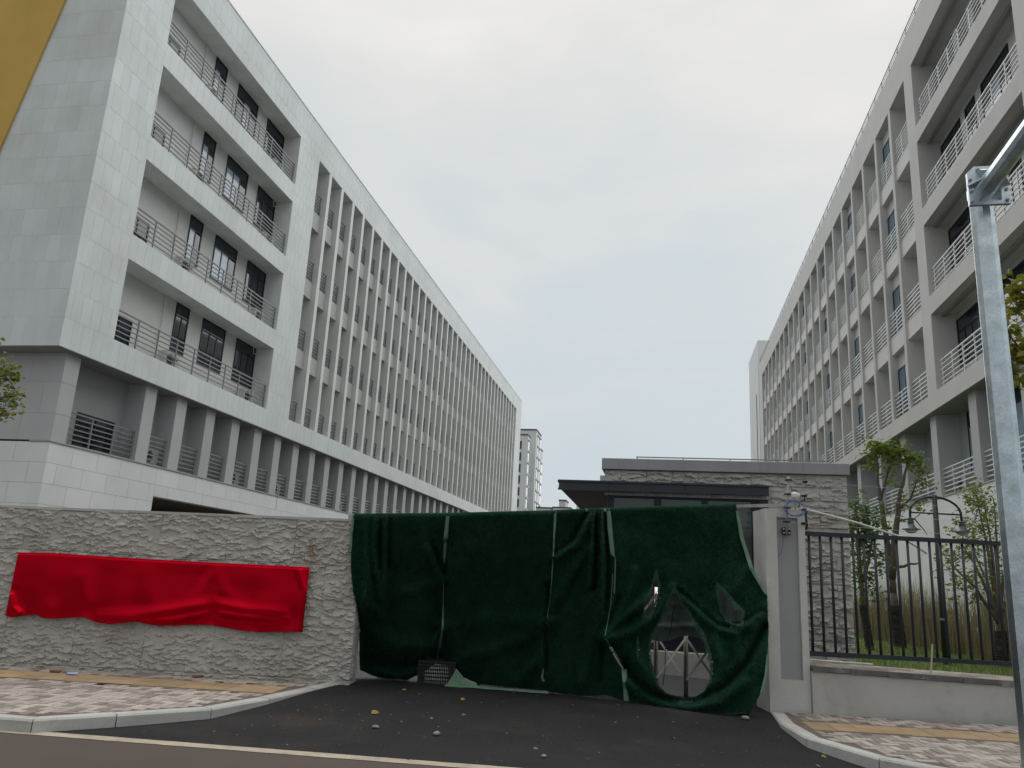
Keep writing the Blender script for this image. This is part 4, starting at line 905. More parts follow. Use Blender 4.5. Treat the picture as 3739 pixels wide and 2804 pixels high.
u, t = np.meshgrid(np.linspace(0, 1, 14), np.linspace(0, 1, 14)); x = 1858+85*u; y = 560+115*t; grid_mesh('inner_flap', unproject('C7', x, y, 11.85-.04*np.sin(u*5)), MT['flap'], None, c4)

# folding lattice gate behind the carpets
FG = empty('folding_gate', S(3.2, 12.1, .1)); FG['world_children'] = 1; tag(FG, 'stainless steel folding lattice gate seen through the torn carpet', 'gate')
def gline(s): return 12.62-(s+1.9)*.125
GS = [2.72+.425*k for k in range(-10, 2)]
for s_ in GS:
    mm = MB(); p = np.array(S(s_, gline(s_), .13)); mm.tube([p, p+UPV*1.5], .033, 10); o = mm.build('post', MT['steel'], FG, True)
    mm = MB(); mm.tube([p-UPV*.03-.03*RH, p-UPV*.03+.03*RH], .032, 10); mm.build('wheel', MT['black'], FG)
for a, b in zip(GS[:-1], GS[1:]):
    for z0, z1 in [(.36, .95), (.95, 1.54)]:
        for (za, zb), off in [((z0, z1), -.035), ((z1, z0), .035)]:
            mm = MB(); P0 = np.array(S(a, gline(a)+off, za)); P1 = np.array(S(b, gline(b)+off, zb)); mm.tube([P0, P1], .020, 4); mm.build('cross_bar', MT['steel'], FG)
mm = MB(); p = [at('C7', x, y, 11.9) for x, y in [(1640, 600), (1628, 700), (1600, 800), (1598, 900), (1588, 980)]]; mm.tube(p, .006, 5)
tag(mm.build('hanging_cable', MT['black']), 'thin black cable dangling inside the teardrop hole', 'cable')

# black crate
CRT = empty('crate', S(-.87, 12.28, .1), YAW); tag(CRT, 'black slatted plastic crate standing on the asphalt against the carpets', 'crate')
w2, d2, hh = .27, .18, .32
mm = MB(); mm.box(-w2+.01, w2-.01, -d2+.01, d2-.01, .0, .012); mm.build('base', MT['black'], CRT)
for z in np.linspace(.012, hh, 7):
    mm = MB(); e_ = .012 if z < hh-.01 else .022
    for x0, x1, y0, y1 in [(-w2, w2, -d2, -d2+.014), (-w2, w2, d2-.014, d2), (-w2, -w2+.014, -d2+.014, d2-.014), (w2-.014, w2, -d2+.014, d2-.014)]: mm.box(x0, x1, y0, y1, z-e_/2, z+e_/2)
    mm.build('rim' if z > hh-.01 else 'ring', MT['black'], CRT)
sl = MB(); sl.box(-.006, .006, -.004, .004, .018, hh-.012); slm = sl.mesh('slat', MT['black'])
for k in range(20):
    for y in (-d2+.005, d2-.005): link('slat', slm, CRT, (-w2+.02+k*(2*w2-.04)/19, y, 0))
for k in range(12):
    for x in (-w2+.006, w2-.006): link('slat', slm, CRT, (x, -d2+.02+k*(2*d2-.04)/11, 0))

# ------------------------------------------------------------------ gate pillar, low wall, fence
PIL = empty('gate_pillar', S(3.9, 11.4, .1)); PIL['world_children'] = 1; tag(PIL, 'pale washed-stone gate pillar with a recessed grey panel', 'pillar')
p0, p1, f0, f1 = 3.625, 4.175, 11.13, 11.68
sbox('left_stile', p0, 3.785, f0, f1, .52, 2.66, MT['pillar'], PIL); sbox('right_stile', 4.08, p1, f0, f1, .52, 2.66, MT['pillar'], PIL)
sbox('foot', p0, p1, f0, f1, .02, .52, MT['pillar'], PIL); sbox('head', p0, p1, f0, f1, 2.66, 2.775, MT['pillar'], PIL)
sbox('recessed_panel', 3.785, 4.08, f0+.035, f1-.02, .521, 2.659, MT['conc_panel'], PIL)
LWL = empty('low_wall', S(7, 11.3, .1)); LWL['world_children'] = 1; tag(LWL, 'low grey cement wall with a paved top under the dark railings', 'wall')
def lz(s): return .715-.022*(s-4.18)
sbox('wall', 4.18, 12.5, 11.085, 11.9, .02, lz(4.18)-.07, MT['conc'], LWL, lz(12.5)-.07)
cb = surf('dark_wet_coping_edge', (.12, .12, .118), .7, .3, 5, .2, 60, dirt=((.36, .35, .33), 1.8, .58, .66, .9)); s0 = 4.18
while s0 < 12.4:
    s1 = s0+.5; sbox('coping_edge', s0+.004, s1-.004, 11.055, 11.16, lz(s0)-.069, lz(s0), cb, LWL, lz(s1)); s0 = s1
k = 0; s0 = 4.18
while s0 < 12.4:
    for j in range(5):
        a = s0+(.0 if j % 2 else .12); d0 = 11.165+j*.17
        sbox('coping_paver', a+.004, a+.236, d0, d0+.162, lz(a)-.05, lz(a)+RNG.uniform(-.003, .001), [PAV[0], PAV[2], PAV[1], PAV[0], PAV[3]][(k*2+j*3) % 5], LWL, lz(a+.24)); 
    s0 += .24; k += 1
FEN = empty('railing_fence', S(7, 11.4, .75)); FEN['world_children'] = 1; tag(FEN, 'dark navy steel railing fence standing on the low cement wall', 'fence')
FD = 11.38
def rz_(s, z): return z-.006*(s-4.2)
for z, nm in ((2.475, 'top_rail'), (.855, 'bottom_rail')): sbox(nm, 4.18, 12.4, FD-.03, FD+.03, z-.03, z+.03, MT['navy'], FEN, z+.03-.0)
s_ = 4.32; bmk = MB(); bmk.tube([(0, 0, .886), (0, 0, 2.444)], .0185, 8); bme = bmk.mesh('bar', MT['navy'], True)
while s_ < 12.3: link('bar', bme, FEN, S(s_, FD, 0)); s_ += .1555
mm = MB(); mm.box(0, .09, -.02, .02, .7, .83)
for s_ in (7.9, 10.8): sbox('foot', s_-.02, s_+.02, FD-.02, FD+.02, .56, .824, MT['navy'], FEN)

# electric fence post on the pillar
EP = empty('electric_fence_post', S(3.95, 11.1, 2.4)); EP['world_children'] = 1; tag(EP, 'grey electric fence post with black insulators bolted to the gate pillar', 'post')
def e3(x, y, D=11.06): return at('E3', x, y, D)
mm = MB(); mm.tube([e3(712, 1045), e3(742, 130)], .0125, 10); mm.build('post', MT['wood'], EP, True)
mm = MB(); mm.tube([e3(741, 150), e3(743, 118)], .019, 8); mm.build('cap', MT['black'], EP)
for i, (x, y) in enumerate([(738, 217), (730, 431), (720, 640), (714, 850)]):
    c = e3(x, y); mm = MB(); mm.lathe([(.012, -.012), (.05, -.008), (.055, 0), (.05, .008), (.012, .012)], 14, c); mm.build('insulator', MT['black'], EP)
mm = MB(); c = e3(706, 995, 11.10); mm.bbox(c[0]-.055, c[0]+.055, c[1]-.03, c[1]+.045, c[2]-.05, c[2]+.05, .006); o = mm.build('bracket', MT['black'], EP)
for dx, dz in ((-.035, -.025), (-.035, .03), (.035, -.025), (.035, .03)):
    mm = MB(); mm.tube([(c[0]+dx, c[1]-.033, c[2]+dz), (c[0]+dx, c[1]-.042, c[2]+dz)], .009, 6); mm.build('bolt', MT['zinc'], o)
wn_ = ['top', 'second', 'third', 'lowest']
for i, (x, y) in enumerate([(738, 217), (730, 431), (720, 640), (714, 850)]):
    a = e3(x, y); ss_ = sd(a); mm = MB(); pts = []
    for q in np.linspace(0, 1, 14): pts.append(S(ss_[0]+9*q, ss_[1]+.4*q, ss_[2]-.06*math.sin(math.pi*q)))
    mm.tube(pts, .0022, 4); w_ = tag(mm.build('fence_wire', MT['rail_w']), '%s thin fence wire strung from the insulator post across the courtyard side' % wn_[i], 'wire', 'electric fence wires')
    mm = MB(); c = np.array(S(ss_[0]+.24, ss_[1]+.01, ss_[2]-.012)); mm.lathe([(.012, -.02), (.034, -.012), (.036, .012), (.010, .02)], 10, c); mm.build('tensioner', MT['black'], w_)
# white alarm box, blue cable, strap
AB = empty('alarm_box', e3(850, 450, 11.35)); AB['world_children'] = 1; tag(AB, 'white plastic alarm box on a black bracket above the pillar', 'alarm')
c = e3(850, 455, 11.35); mm = MB(); mm.tube([c-.055*RH+.012*UPV, c-.02*RH+.012*UPV, c+.05*RH-.006*UPV], [.03, .042, .040], 14); mm.build('housing', MT['white'], AB, True)
mm = MB(); mm.tube([c+.02*RH, c+.13*RH+.01*UPV, c+.125*RH-.06*UPV, c+.07*RH-.075*UPV], .012, 6); mm.build('bracket', MT['black'], AB)
mm = MB(); mm.tube([c-.02*RH-.03*UPV, c-.01*RH-.2*UPV], .012, 6); mm.build('stem', MT['rail'], AB)
mm = MB(); c = e3(830, 650, 11.03)
pts = [c+(.125+.0013*a)*math.cos(a)*RH+(.088+.0011*a)*math.sin(a)*UPV-FH*(.002*a+.02*math.sin(2.7*a)) for a in np.linspace(0, 8*math.pi, 130)]
mm.tube(pts, .0034, 5)
cc = tag(mm.build('cable_coil', MT['blue']), 'coil of blue cable looped round the electric fence post', 'cable')
mm = MB(); mm.tube([e3(700, 560), e3(640, 545), e3(560, 580)], .004, 5); mm.build('loose_end', MT['blue'], cc)
mm = MB(); mm.tube([e3(655, 1040, 11.08), e3(660, 1180, 11.12), e3(630, 1320, 11.14), e3(565, 1400, 11.15)], .004, 5); mm.build('loose_end', MT['blue'], cc)
mm = MB()
for x0, y0, x1, y1 in [(880, 540, 905, 630), (900, 560, 870, 640), (860, 520, 900, 575)]: mm.tube([e3(x0, y0, 11.08), e3((x0+x1)/2+20, (y0+y1)/2, 11.02), e3(x1, y1, 11.08)], .006, 5)
tag(mm.build('cable_splice', surf('purple_grey_cable', (.13, .11, .17), .6)), 'tangle of purple-grey spliced wires beside the blue coil', 'cable')
pts = np.array([e3(1020, 690, 11.2), e3(1000, 740, 11.2), e3(1012, 830, 11.18), e3(1020, 900, 11.2), e3(1008, 975, 11.2)]); g = [np.stack([p-.014*RH, p+.004*FH, p+.018*RH]) for p in pts]
tag(grid_mesh('strap', np.array(g), MT['black']), 'black strap hanging from the side of the gate pillar', 'strap')
mm = MB(); mm.tube([at('C8', 345, 236, 11.45), at('C8', 640, 312, 12.4), at('C8', 890, 392, 13.2), at('C8', 1025, 480, 13.7)], .017, 8)
tag(mm.build('pvc_pipe', MT['pvc'], smooth=True), 'long white plastic pipe sloping down behind the railing fence', 'pipe')
mm = MB(); mm.tube([S(4.2, 11.85, .74), S(5.35, 11.88, .715)], .014, 8); tag(mm.build('pvc_pipe', MT['pvc']), 'short white plastic pipe lying on the paved wall top', 'pipe')
mm = MB(); mm.tube([at('C8', 1050, 1155, 11.12), at('C8', 1058, 980, 11.3)], .011, 6); tag(mm.build('cane', surf('pale_cane', (.36, .31, .24), .8)), 'pale cane leaning against the railing fence', 'stick')

# ------------------------------------------------------------------ gatehouse
GH = empty('gatehouse', (1, 14, 0)); GH['world_children'] = 1; tag(GH, 'small split-face stone gatehouse with a dark canopy and glazed front', 'building')
gx0, gx1, gy0, gy1 = -.95, 3.05, 14.0, 18.2
box('core', gx0+.03, gx1-.03, gy0+.32, gy1, .02, 3.6, MT['stone_g'], GH)
box('wall_return', 1.80, gx1-.03, gy0+.03, gy0+.32, .02, 3.6, MT['stone_g'], GH); box('lintel', gx0+.03, 1.80, gy0+.03, gy0+.32, 3.24, 3.6, MT['stone_g'], GH)
box('parapet', gx0-.06, gx1+.06, gy0-.06, gy1+.06, 3.605, 3.80, MT['parapet'], GH, .008)
box('corner_strip', gx0-.12, gx0-.02, gy0+.4, gy0+.7, 3.25, 3.55, MT['white'], GH)
seed = 500; rows = [.02+.224*k for k in range(17)]
for r, z in enumerate(rows[:-1]):
    z1 = min(rows[r+1], 3.6)
    if z1-z < .08: continue
    x = gx1+.015; first = True
    lim = 1.80 if z1 < 3.26 else gx0-.01
    while x > lim+.02:
        w = .44 if not (first and r % 2) else .22; x0 = max(x-w, lim); first = False
        if x0-lim < .08: x0 = lim
        me = rock_mesh(x-x0-.003, z1-z-.004, seed, (1, 0, 0), UPV, (0, -1, 0), MT['stone_g'], amp=.045, res=.016, csz=.85, chips=1.2); seed += 2
        link('block', me, GH, (x0+.0035, gy0+.028, z+.0035)); x = x0
    # return face towards the lawn
    y = gy0+.03
    while y < gy0+2.0:
        me = rock_mesh(.433, z1-z-.007, seed, (0, 1, 0), UPV, (1, 0, 0), MT['stone_g'], amp=.026, res=.04, freq=5.5); seed += 2
        link('block', me, GH, (gx1-.028, y, z+.0035)); y += .44
mm = MB()
cn = [(-1.72, 13.9), (1.78, 13.9), (1.78, 14.024), (gx0, 14.024), (gx0, 17.6), (-1.72, 17.6)]
mm.prism([(a, b) for a, b in cn], 3.25, 3.352); mm.build('canopy', MT['canopy'], GH)
for a in ((-1.75, -.87), (-.866, .42), (.424, 1.80)):
    box('canopy_fascia', a[0], a[1]-.004, 13.865, 13.898, 3.243, 3.353, MT['canopy'], GH); box('canopy_trim', a[0]-.01, a[1]-.004, 13.84, 13.91, 3.354, 3.385, MT['canopy'], GH); box('canopy_lip', a[0]-.01, a[1]-.004, 13.845, 13.91, 3.212, 3.242, MT['canopy'], GH)
box('canopy_trim', -1.78, -1.71, 13.912, 17.6, 3.354, 3.383, MT['canopy'], GH)
mm = MB(); mm.prism(cn, 3.222, 3.248); mm.build('canopy_soffit', MT['canopy_soffit'], GH)
for y in (13.6, 14.0): pass
fy = 14.06
for a, b in [(-.90, -.80), (-.09, .02), (.71, .81), (1.54, 1.66)]: box('mullion', a, b, fy, fy+.14, 1.15, 3.22, MT['wframe'], GH)
box('transom', -.80, 1.54, fy+.004, fy+.13, 3.13, 3.219, MT['wframe'], GH); box('lower_panel', -.90, 1.66, fy-.01, fy+.16, .22, 1.15, MT['wframe'], GH)
for a, b in [(-.795, -.095), (.025, .705), (.815, 1.535)]: box('pane', a, b, fy+.06, fy+.08, 1.155, 3.125, MT['glass_g'], GH)
box('dark_panel', 1.662, 1.80, 14.03, 14.2, 1.95, 3.22, MT['canopy'], GH); box('dark_panel', 1.662, 1.80, 14.03, 14.2, .22, 1.945, MT['canopy'], GH)
box('step', -1.6, 1.80, 13.72, 14.04, .02, .62, MT['conc'], GH)
r = box('roof_rail', -.45, 3.0, 15.2, 15.22, 4.02, 4.04, MT['rail'], GH)
for x in np.arange(-.44, 3.0, .86): box('roof_rail_post', x, x+.018, 15.2, 15.218, 3.80, 4.019, MT['rail'], GH)
box('socket', 2.80, 2.87, gy0-.05, gy0+.02, .95, 1.03, MT['rail'], GH)

# ------------------------------------------------------------------ lawn, hedge, trees
LZ = .36
mm = MB(); mm.prism([S(4.2, 11.92)[:2], S(13, 11.92)[:2], (10.19, 16), (10.19, 81), (3.08, 81), (3.08, 14.0), (2.2, 13.6)], -.05, LZ)
tag(mm.build('lawn', MT['lawn']), kind='structure')
def blades(n, fn, mat, name, hmin, hmax, wid, lean=.35):
    V = []; F = []
    for k in range(n):
        x, y, z, sc = fn(); h = RNG.uniform(hmin, hmax)*sc; a = RNG.uniform(0, 6.28); w = wid*RNG.uniform(.6, 1.3); lx, ly = RNG.gauss(0, lean)*h, RNG.gauss(0, lean)*h
        dx, dy = math.cos(a)*w/2, math.sin(a)*w/2; b = len(V)
        V += [(x-dx, y-dy, z), (x+dx, y+dy, z), (x+dx*.8+lx*.4, y+dy*.8+ly*.4, z+h*.55), (x-dx*.8+lx*.4, y-dy*.8+ly*.4, z+h*.55), (x+lx, y+ly, z+h)]
        F += [(b, b+1, b+2, b+3), (b+3, b+2, b+4)]
    me = bpy.data.meshes.new(name); me.from_pydata(V, [], F); me.materials.append(mat); me.update(); return me
def gp():
    y = 13+ (RNG.random()**1.5)*24; x = RNG.uniform(3.2, 10.1); return x, y, LZ-.01, 1.0+.6*float(vn(x*1.3, y*1.3, 3))
tag(link('grass', blades(16000, gp, MT['grassblade'], 'grass', .05, .13, .012, .5)), 'short mown grass with yellowing tufts on the courtyard lawn', 'grass', kind='stuff')
def rp_():
    q = RNG.random(); x = np.interp(q, [0, .5, 1], [6.6, 7.75, 8.3])+RNG.gauss(0, .28); y = np.interp(q, [0, .5, 1], [33.5, 26.8, 17.5])+RNG.gauss(0, .2); return x, y, LZ, .62+.6*float(vn(y*.5, 3, 8))
tag(link('reed_hedge', blades(4200, rp_, MT['reed'], 'reed_hedge', .9, 2.1, .020, .07)), 'dry straw-coloured reed hedge along the foot of the warm grey block', 'hedge', kind='stuff')

def leaf_add(V, F, c, size, nrm, ax):
    nrm = nrm/np.linalg.norm(nrm); ax = ax-nrm*(ax@nrm); ax /= np.linalg.norm(ax)+1e-9; sd2 = np.cross(nrm, ax); b = len(V)
    w = size*.34
    V += [tuple(c), tuple(c+ax*size*.35+sd2*w+nrm*size*.08), tuple(c+ax*size*.75+sd2*w*.7+nrm*size*.05), tuple(c+ax*size-nrm*size*.12), tuple(c+ax*size*.75-sd2*w*.7+nrm*size*.05), tuple(c+ax*size*.35-sd2*w+nrm*size*.08)]
    F += [(b, b+1, b+2, b+3), (b, b+3, b+4, b+5)]
def tree(name, label, base, limbs, blobs, size, mat, barkm=None, wrap=None, droop=.6, group=None, twigs=True, seed=1, cat='tree'):
    """limbs: list of (points, radii); blobs: (centre, radius, leaf count)"""
    R2 = np.random.RandomState(seed); root = empty(name, base); root['world_children'] = 1; tag(root, label, cat, group)
    for k, (pts, rad) in enumerate(limbs):
        pts = [np.array(p, float) for p in pts]; q = [pts[0]]
        for a, b in zip(pts[:-1], pts[1:]):
            for f_ in (.34, .67, 1): q.append(a+(b-a)*f_+(R2.normal(0, .012, 3) if f_ < 1 else 0))
        mm = MB(); mm.tube(q, list(np.interp(np.linspace(0, 1, len(q)), np.linspace(0, 1, len(rad)), rad)), 8); mm.build('trunk' if k == 0 else 'limb', barkm or MT['bark'], root, True)
    if wrap:
        a, b, r_ = wrap; mm = MB(); a = np.array(a); b = np.array(b); n = int(np.linalg.norm(b-a)/.045)
        for i in range(n):
            c = a+(b-a)*i/n; rr = r_*(1+.12*R2.rand()); mm.tube([c+rr*np.array([math.cos(w), math.sin(w), .09*math.sin(w+i)]) for w in np.linspace(0, 2*math.pi, 11)], .026, 5, False)
        tag(mm.build('rope_wrap', MT['rope'], root), kind='stuff')
    V = []; F = []; tw = MB(); ends = [np.array(l[0][j], float) for l in limbs for j in range(len(l[0])//2, len(l[0]))]
    for c, r_, n in blobs:
        c = np.array(c, float)
        e_ = min(ends, key=lambda p: np.linalg.norm(p-c))
        if twigs: tw.tube([e_, (e_+c)/2+R2.normal(0, .05, 3)+np.array([0, 0, .05]), c], [.014, .010, .005], 5, False)
        nt_ = max(2, int(n*1.15)//9)
        for j in range(nt_):
            d = R2.normal(0, 1, 3); d /= np.linalg.norm(d); tip = c+d*r_*np.array([1, 1, 1.15])*R2.rand()**.45
            if twigs: tw.tube([c, (c+tip)/2+R2.normal(0, .02, 3), tip], [.006, .004, .002], 4, False)
            for q in range(9):
                p = tip+R2.normal(0, size*.75, 3); nr_ = np.array([R2.normal(0, .6), R2.normal(0, .6), 1]); ax = np.array([R2.normal(), R2.normal(), -droop*abs(R2.normal(1, .4))])
                leaf_add(V, F, p, size*R2.uniform(.6, 1.25), nr_, ax)
    if tw.v: tag(tw.build('twigs', barkm or MT['bark'], root), kind='stuff')
    me = bpy.data.meshes.new('crown'); me.from_pydata(V, [], F); me.materials.append(mat); me.update(); tag(link('crown', me, root), kind='stuff')
    return root
C = lambda c, x, y, D: tuple(at(c, x, y, D))
D1 = 23.2
bA = (6.65, 24.9, LZ)
tree('courtyard_tree', 'forked young tree with a rope-wrapped trunk and bright leaves at its top', bA,
     [([bA, C('C8', 868, 880, D1), C('C8', 845, 700, D1)], [.14, .11, .09]),
      ([C('C8', 845, 700, D1), C('C8', 830, 520, D1), C('C8', 800, 360, D1), C('C8', 778, 200, D1), C('C8', 768, 170, D1)], [.09, .08, .075, .065, .055]),
      ([C('C8', 840, 620, D1), C('C8', 850, 420, D1-.2), C('C8', 872, 250, D1-.3), C('C8', 880, 150, D1-.3), C('C5', 1190, 1140, D1-.3)], [.10, .09, .07, .05, .03]),
      ([C('C8', 772, 180, D1), C('C8', 760, 100, D1), C('C5', 1000, 1110, D1)], [.05, .035, .02]), ([C('C8', 775, 190, D1), C('C8', 800, 90, D1), C('C5', 1100, 1110, D1)], [.05, .035, .02]),
      ([C('C8', 870, 240, D1), C('C8', 940, 180, D1), C('C5', 1240, 1250, D1-.4)], [.04, .03, .015]), ([C('C8', 850, 560, D1), C('C8', 920, 545, D1-.5), C('C8', 985, 535, D1-.6)], [.05, .035, .02]), ([C('C8', 870, 300, D1), C('C8', 960, 290, D1), C('C8', 1030, 380, D1)], [.03, .02, .01])],
     [(C('C5', 1000, 1060, D1), .26, 80), (C('C5', 1060, 1075, D1), .28, 110), (C('C5', 1140, 1070, D1-.2), .28, 120), (C('C5', 1190, 1110, D1-.2), .26, 90), (C('C5', 1240, 1150, D1-.3), .26, 70), (C('C5', 1080, 1140, D1), .26, 80), (C('C5', 955, 1110, D1), .28, 70), (C('C5', 1060, 1230, D1), .34, 60), (C('C5', 1250, 1260, D1-.3), .30, 50), (C('C5', 965, 1040, D1), .2, 40), (C('C5', 1300, 1200, D1-.3), .2, 30), (C('C8', 905, 255, D1-.4), .3, 30), (C('C8', 820, 300, D1-.2), .18, 22), (C('C8', 1000, 235, D1-.3), .2, 30)],
     .13, MT['leaf'], wrap=(bA, C('C8', 850, 760, D1), .145), seed=3)
D2 = 21.6; bB = (5.4, 23.0, LZ)
tree('courtyard_tree', 'dark-leaved slender tree with a rope-wrapped trunk beside the gatehouse', bB,
     [([bB, C('C8', 685, 850, D2), C('C8', 668, 640, D2)], [.085, .07, .06]), ([C('C8', 668, 640, D2), C('C8', 655, 500, D2), C('C8', 650, 330, D2), C('C8', 640, 240, D2)], [.07, .05, .035, .02]), ([C('C8', 672, 640, D2), C('C8', 710, 520, D2), C('C8', 725, 380, D2)], [.06, .04, .02])],
     [(C('C8', x, y, D2+RNG.uniform(-.4, .4)), .33, n) for x, y, n in [(640, 215, 60), (700, 250, 100), (635, 300, 90), (745, 300, 60), (690, 350, 150), (640, 400, 120), (730, 400, 90), (660, 470, 110), (735, 500, 70), (770, 560, 40), (640, 580, 80), (715, 620, 70), (740, 690, 60), (650, 700, 40)]],
     .12, MT['leaf_d'], wrap=(bB, C('C8', 678, 760, D2), .085), seed=5)
D3 = 18.2; bC = (7.4, 20.0, LZ)
tree('courtyard_tree', 'low-branching light green tree with upright shoots under the colonnade', bC,
     [([bC, C('C8', 1432, 960, D3), C('C8', 1432, 850, D3)], [.115, .09, .07])]+[([C('C8', 1432, 880, D3), C('C8', (1432+x)/2, (760+y)/2+20, D3), C('C8', x, y, D3)], [.05, .03, .012]) for x, y in [(1300, 160), (1340, 190), (1400, 220), (1475, 360), (1215, 420), (1160, 540), (1290, 480), (1480, 720)]],
     [(C('C8', x, y, D3+RNG.uniform(-.6, .6)), .30, n) for x, y, n in [(1300, 145, 70), (1285, 195, 80), (1325, 225, 90), (1385, 170, 40), (1400, 230, 40), (1290, 300, 60), (1225, 365, 70), (1255, 420, 80), (1330, 330, 60), (1400, 330, 70), (1455, 420, 60), (1180, 480, 80), (1280, 500, 90), (1370, 470, 80), (1150, 570, 60), (1240, 620, 80), (1340, 600, 70), (1420, 590, 70), (1180, 690, 60), (1290, 720, 60), (1390, 720, 50), (1460, 660, 50)]],
     .095, MT['leaf'], wrap=(bC, C('C8', 1434, 900, D3), .115), seed=8, droop=.1)
CROP['C2'] = (1250/2074, 0, 900); CROP['B5'] = (539/1987, 3200, 1250)
bL = S(-10.9, 14.0, .1)
tree('street_tree', 'tree behind the stone wall with leaves turning yellow', bL,
     [([bL, S(-10.8, 14, 2.2), S(-10.6, 14, 4.0)], [.14, .11, .08]), ([S(-10.6, 14, 4.0), S(-9.8, 14, 4.6), S(-9.2, 14, 4.75)], [.06, .04, .015]), ([S(-10.7, 14, 3.2), S(-9.9, 13.9, 3.9), S(-9.3, 13.9, 4.2)], [.05, .03, .012]), ([S(-10.6, 14, 4.0), S(-10.7, 14.2, 5.4)], [.07, .03])],
     [(C('C2', 20, 735, 14), .17, 45), (C('C2', 70, 770, 14), .16, 35), (C('C2', 30, 800, 14), .17, 45), (C('C2', 90, 860, 14), .15, 36), (C('C2', 20, 930, 14), .18, 54), (C('C2', 90, 940, 14), .14, 27), (C('C2', 5, 1020, 14), .13, 27), (S(-9.8, 14, 4.9), .4, 120), (S(-10.3, 14.2, 5.4), .6, 200), (S(-10.9, 13.8, 5.2), .6, 200), (S(-10.2, 14, 4.3), .5, 150), (S(-9.6, 14, 4.4), .3, 80)],
     .10, MT['leaf_y'], seed=12)
bR = S(7.35, 9.4, .12)
tree('street_tree', 'roadside tree with large green and yellow leaves behind the galvanised pole', bR,
     [([bR, S(7.3, 9.4, 2.5), S(7.2, 9.3, 4.2)], [.12, .10, .07]), ([S(7.2, 9.3, 4.2), S(6.7, 9.1, 4.9), S(6.2, 9.0, 5.2)], [.05, .03, .012]), ([S(7.25, 9.3, 3.6), S(6.6, 9.1, 4.3), S(6.1, 9.0, 4.5)], [.05, .03, .012]), ([S(7.2, 9.3, 4.2), S(7.4, 9.4, 6.0)], [.06, .02])],
     [(C('B3', 2080, 700, 9), .15, 36), (C('B3', 2180, 760, 9), .16, 45), (C('B3', 2020, 880, 9), .13, 27), (C('B3', 2150, 930, 9), .16, 36), (C('B3', 2040, 1240, 9), .09, 18), (C('B3', 2150, 1250, 9), .12, 18), (C('B3', 2170, 1480, 9), .14, 36), (C('B3', 2120, 1600, 9), .12, 27), (C('B5', 1900, 250, 9), .12, 27), (C('B5', 1860, 420, 9), .08, 18), (C('B5', 1960, 100, 9), .14, 36), (S(6.6, 9.1, 5.2), .4, 110), (S(7.0, 9.2, 5.6), .5, 160), (S(7.4, 9.5, 5.2), .5, 160), (S(6.8, 9.1, 4.6), .4, 110)],
     .125, MT['leaf_y'], seed=15)

# double-headed courtyard lamp
D4 = 17.62; lb_ = at('C8', 1140, 1095, D4); LAMP = empty('courtyard_lamp', (lb_[0], lb_[1], LZ)); LAMP['world_children'] = 1; tag(LAMP, 'dark double-headed lamp post with an arched arm on the lawn', 'lamp')
def l8(x, y): return at('C8', x, y, D4)
pt_ = l8(1036, 160); pb = np.array([pt_[0]+0, pt_[1]+0, LZ]); bs = np.array([lb_[0], lb_[1], LZ]); top = np.array([bs[0], bs[1], pt_[2]])
axm = bs+UPV*0; sx = (np.array(l8(1190, 300))-np.array(l8(910, 300))); hw = abs(sx@RH)/2; zb = l8(1050, 262)[2]; zl = l8(1050, 300)[2]; za = l8(1050, 172)[2]
mm = MB(); mm.tube([bs, bs+UPV*1.2, top], [.085, .075, .055], 10); mm.build('post', MT['lamp_post'], LAMP, True)
mm = MB(); mm.tube([bs+UPV*.9, bs+UPV*.95], .092, 10); mm.build('collar', MT['rail'], LAMP)
mm = MB(); ap = [np.array([bs[0], bs[1], 0])+RH*hw*math.cos(a)+UPV*(zb+(za-zb)*math.sin(a)) for a in np.linspace(math.pi, 0, 25)]
mm.tube([np.array([bs[0], bs[1], zl])-RH*hw]+ap+[np.array([bs[0], bs[1], zl])+RH*hw], .026, 8); mm.build('arched_arm', MT['lamp_post'], LAMP, True)
mm = MB(); mm.tube([np.array([bs[0], bs[1], zb])-RH*hw, np.array([bs[0], bs[1], zb])+RH*hw], .018, 8); mm.build('cross_tie', MT['lamp_post'], LAMP, True)
sc = .19/.19
for sg in (-1, 1):
    c = np.array([bs[0], bs[1], zl])+RH*hw*sg
    mm = MB(); mm.lathe([(.0, .01), (.085, .0), (.085, -.012), (.06, -.02), (.06, -.05), (.078, -.055), (.078, -.066), (.06, -.072), (.066, -.11), (.09, -.16), (.13, -.195), (.195, -.215), (.195, -.225), (.12, -.222)], 24, c); h_ = mm.build('lamp_head', MT['lamp_shade'], LAMP, True)
    mm = MB(); mm.lathe([(.13, -.215), (.125, -.25), (.095, -.285), (.05, -.305), (.0, -.31)], 20, c); mm.build('lamp_bowl', MT['lamp_glass'], h_, True)

# galvanised pole with a heavy arm
GP = empty('galvanised_pole', S(4.93, 7.72, PZ)); GP['world_children'] = 1; tag(GP, 'octagonal galvanised steel pole with a bolted arm reaching over the road', 'pole')
gc = np.array(S(4.93, 7.72, 0)); zt_ = 6.02
mm = MB(); mm.tube([gc+UPV*PZ, gc+UPV*zt_], [.135, .115], 10); mm.build('shaft', MT['galv'], GP)
mm = MB(); mm.tube([gc+UPV*(PZ+.0), gc+UPV*(PZ+.03)], .26, 4); mm.build('base_plate', MT['galv'], GP)
for k in range(4):
    a = math.pi/4*(2*k+.0); mm = MB(); p = gc+np.array([.2*math.cos(a+.3), .2*math.sin(a+.3), PZ+.03]); mm.tube([p, p+UPV*.05], .018, 6); mm.build('anchor_bolt', MT['zinc'], GP)
ad = np.array([-.037, -1.0, .0]); ad /= np.linalg.norm(ad); asd = np.cross(ad, UPV); asd /= np.linalg.norm(asd); aup = np.cross(asd, ad)
fc = gc+UPV*(zt_-.14)+ad*.20
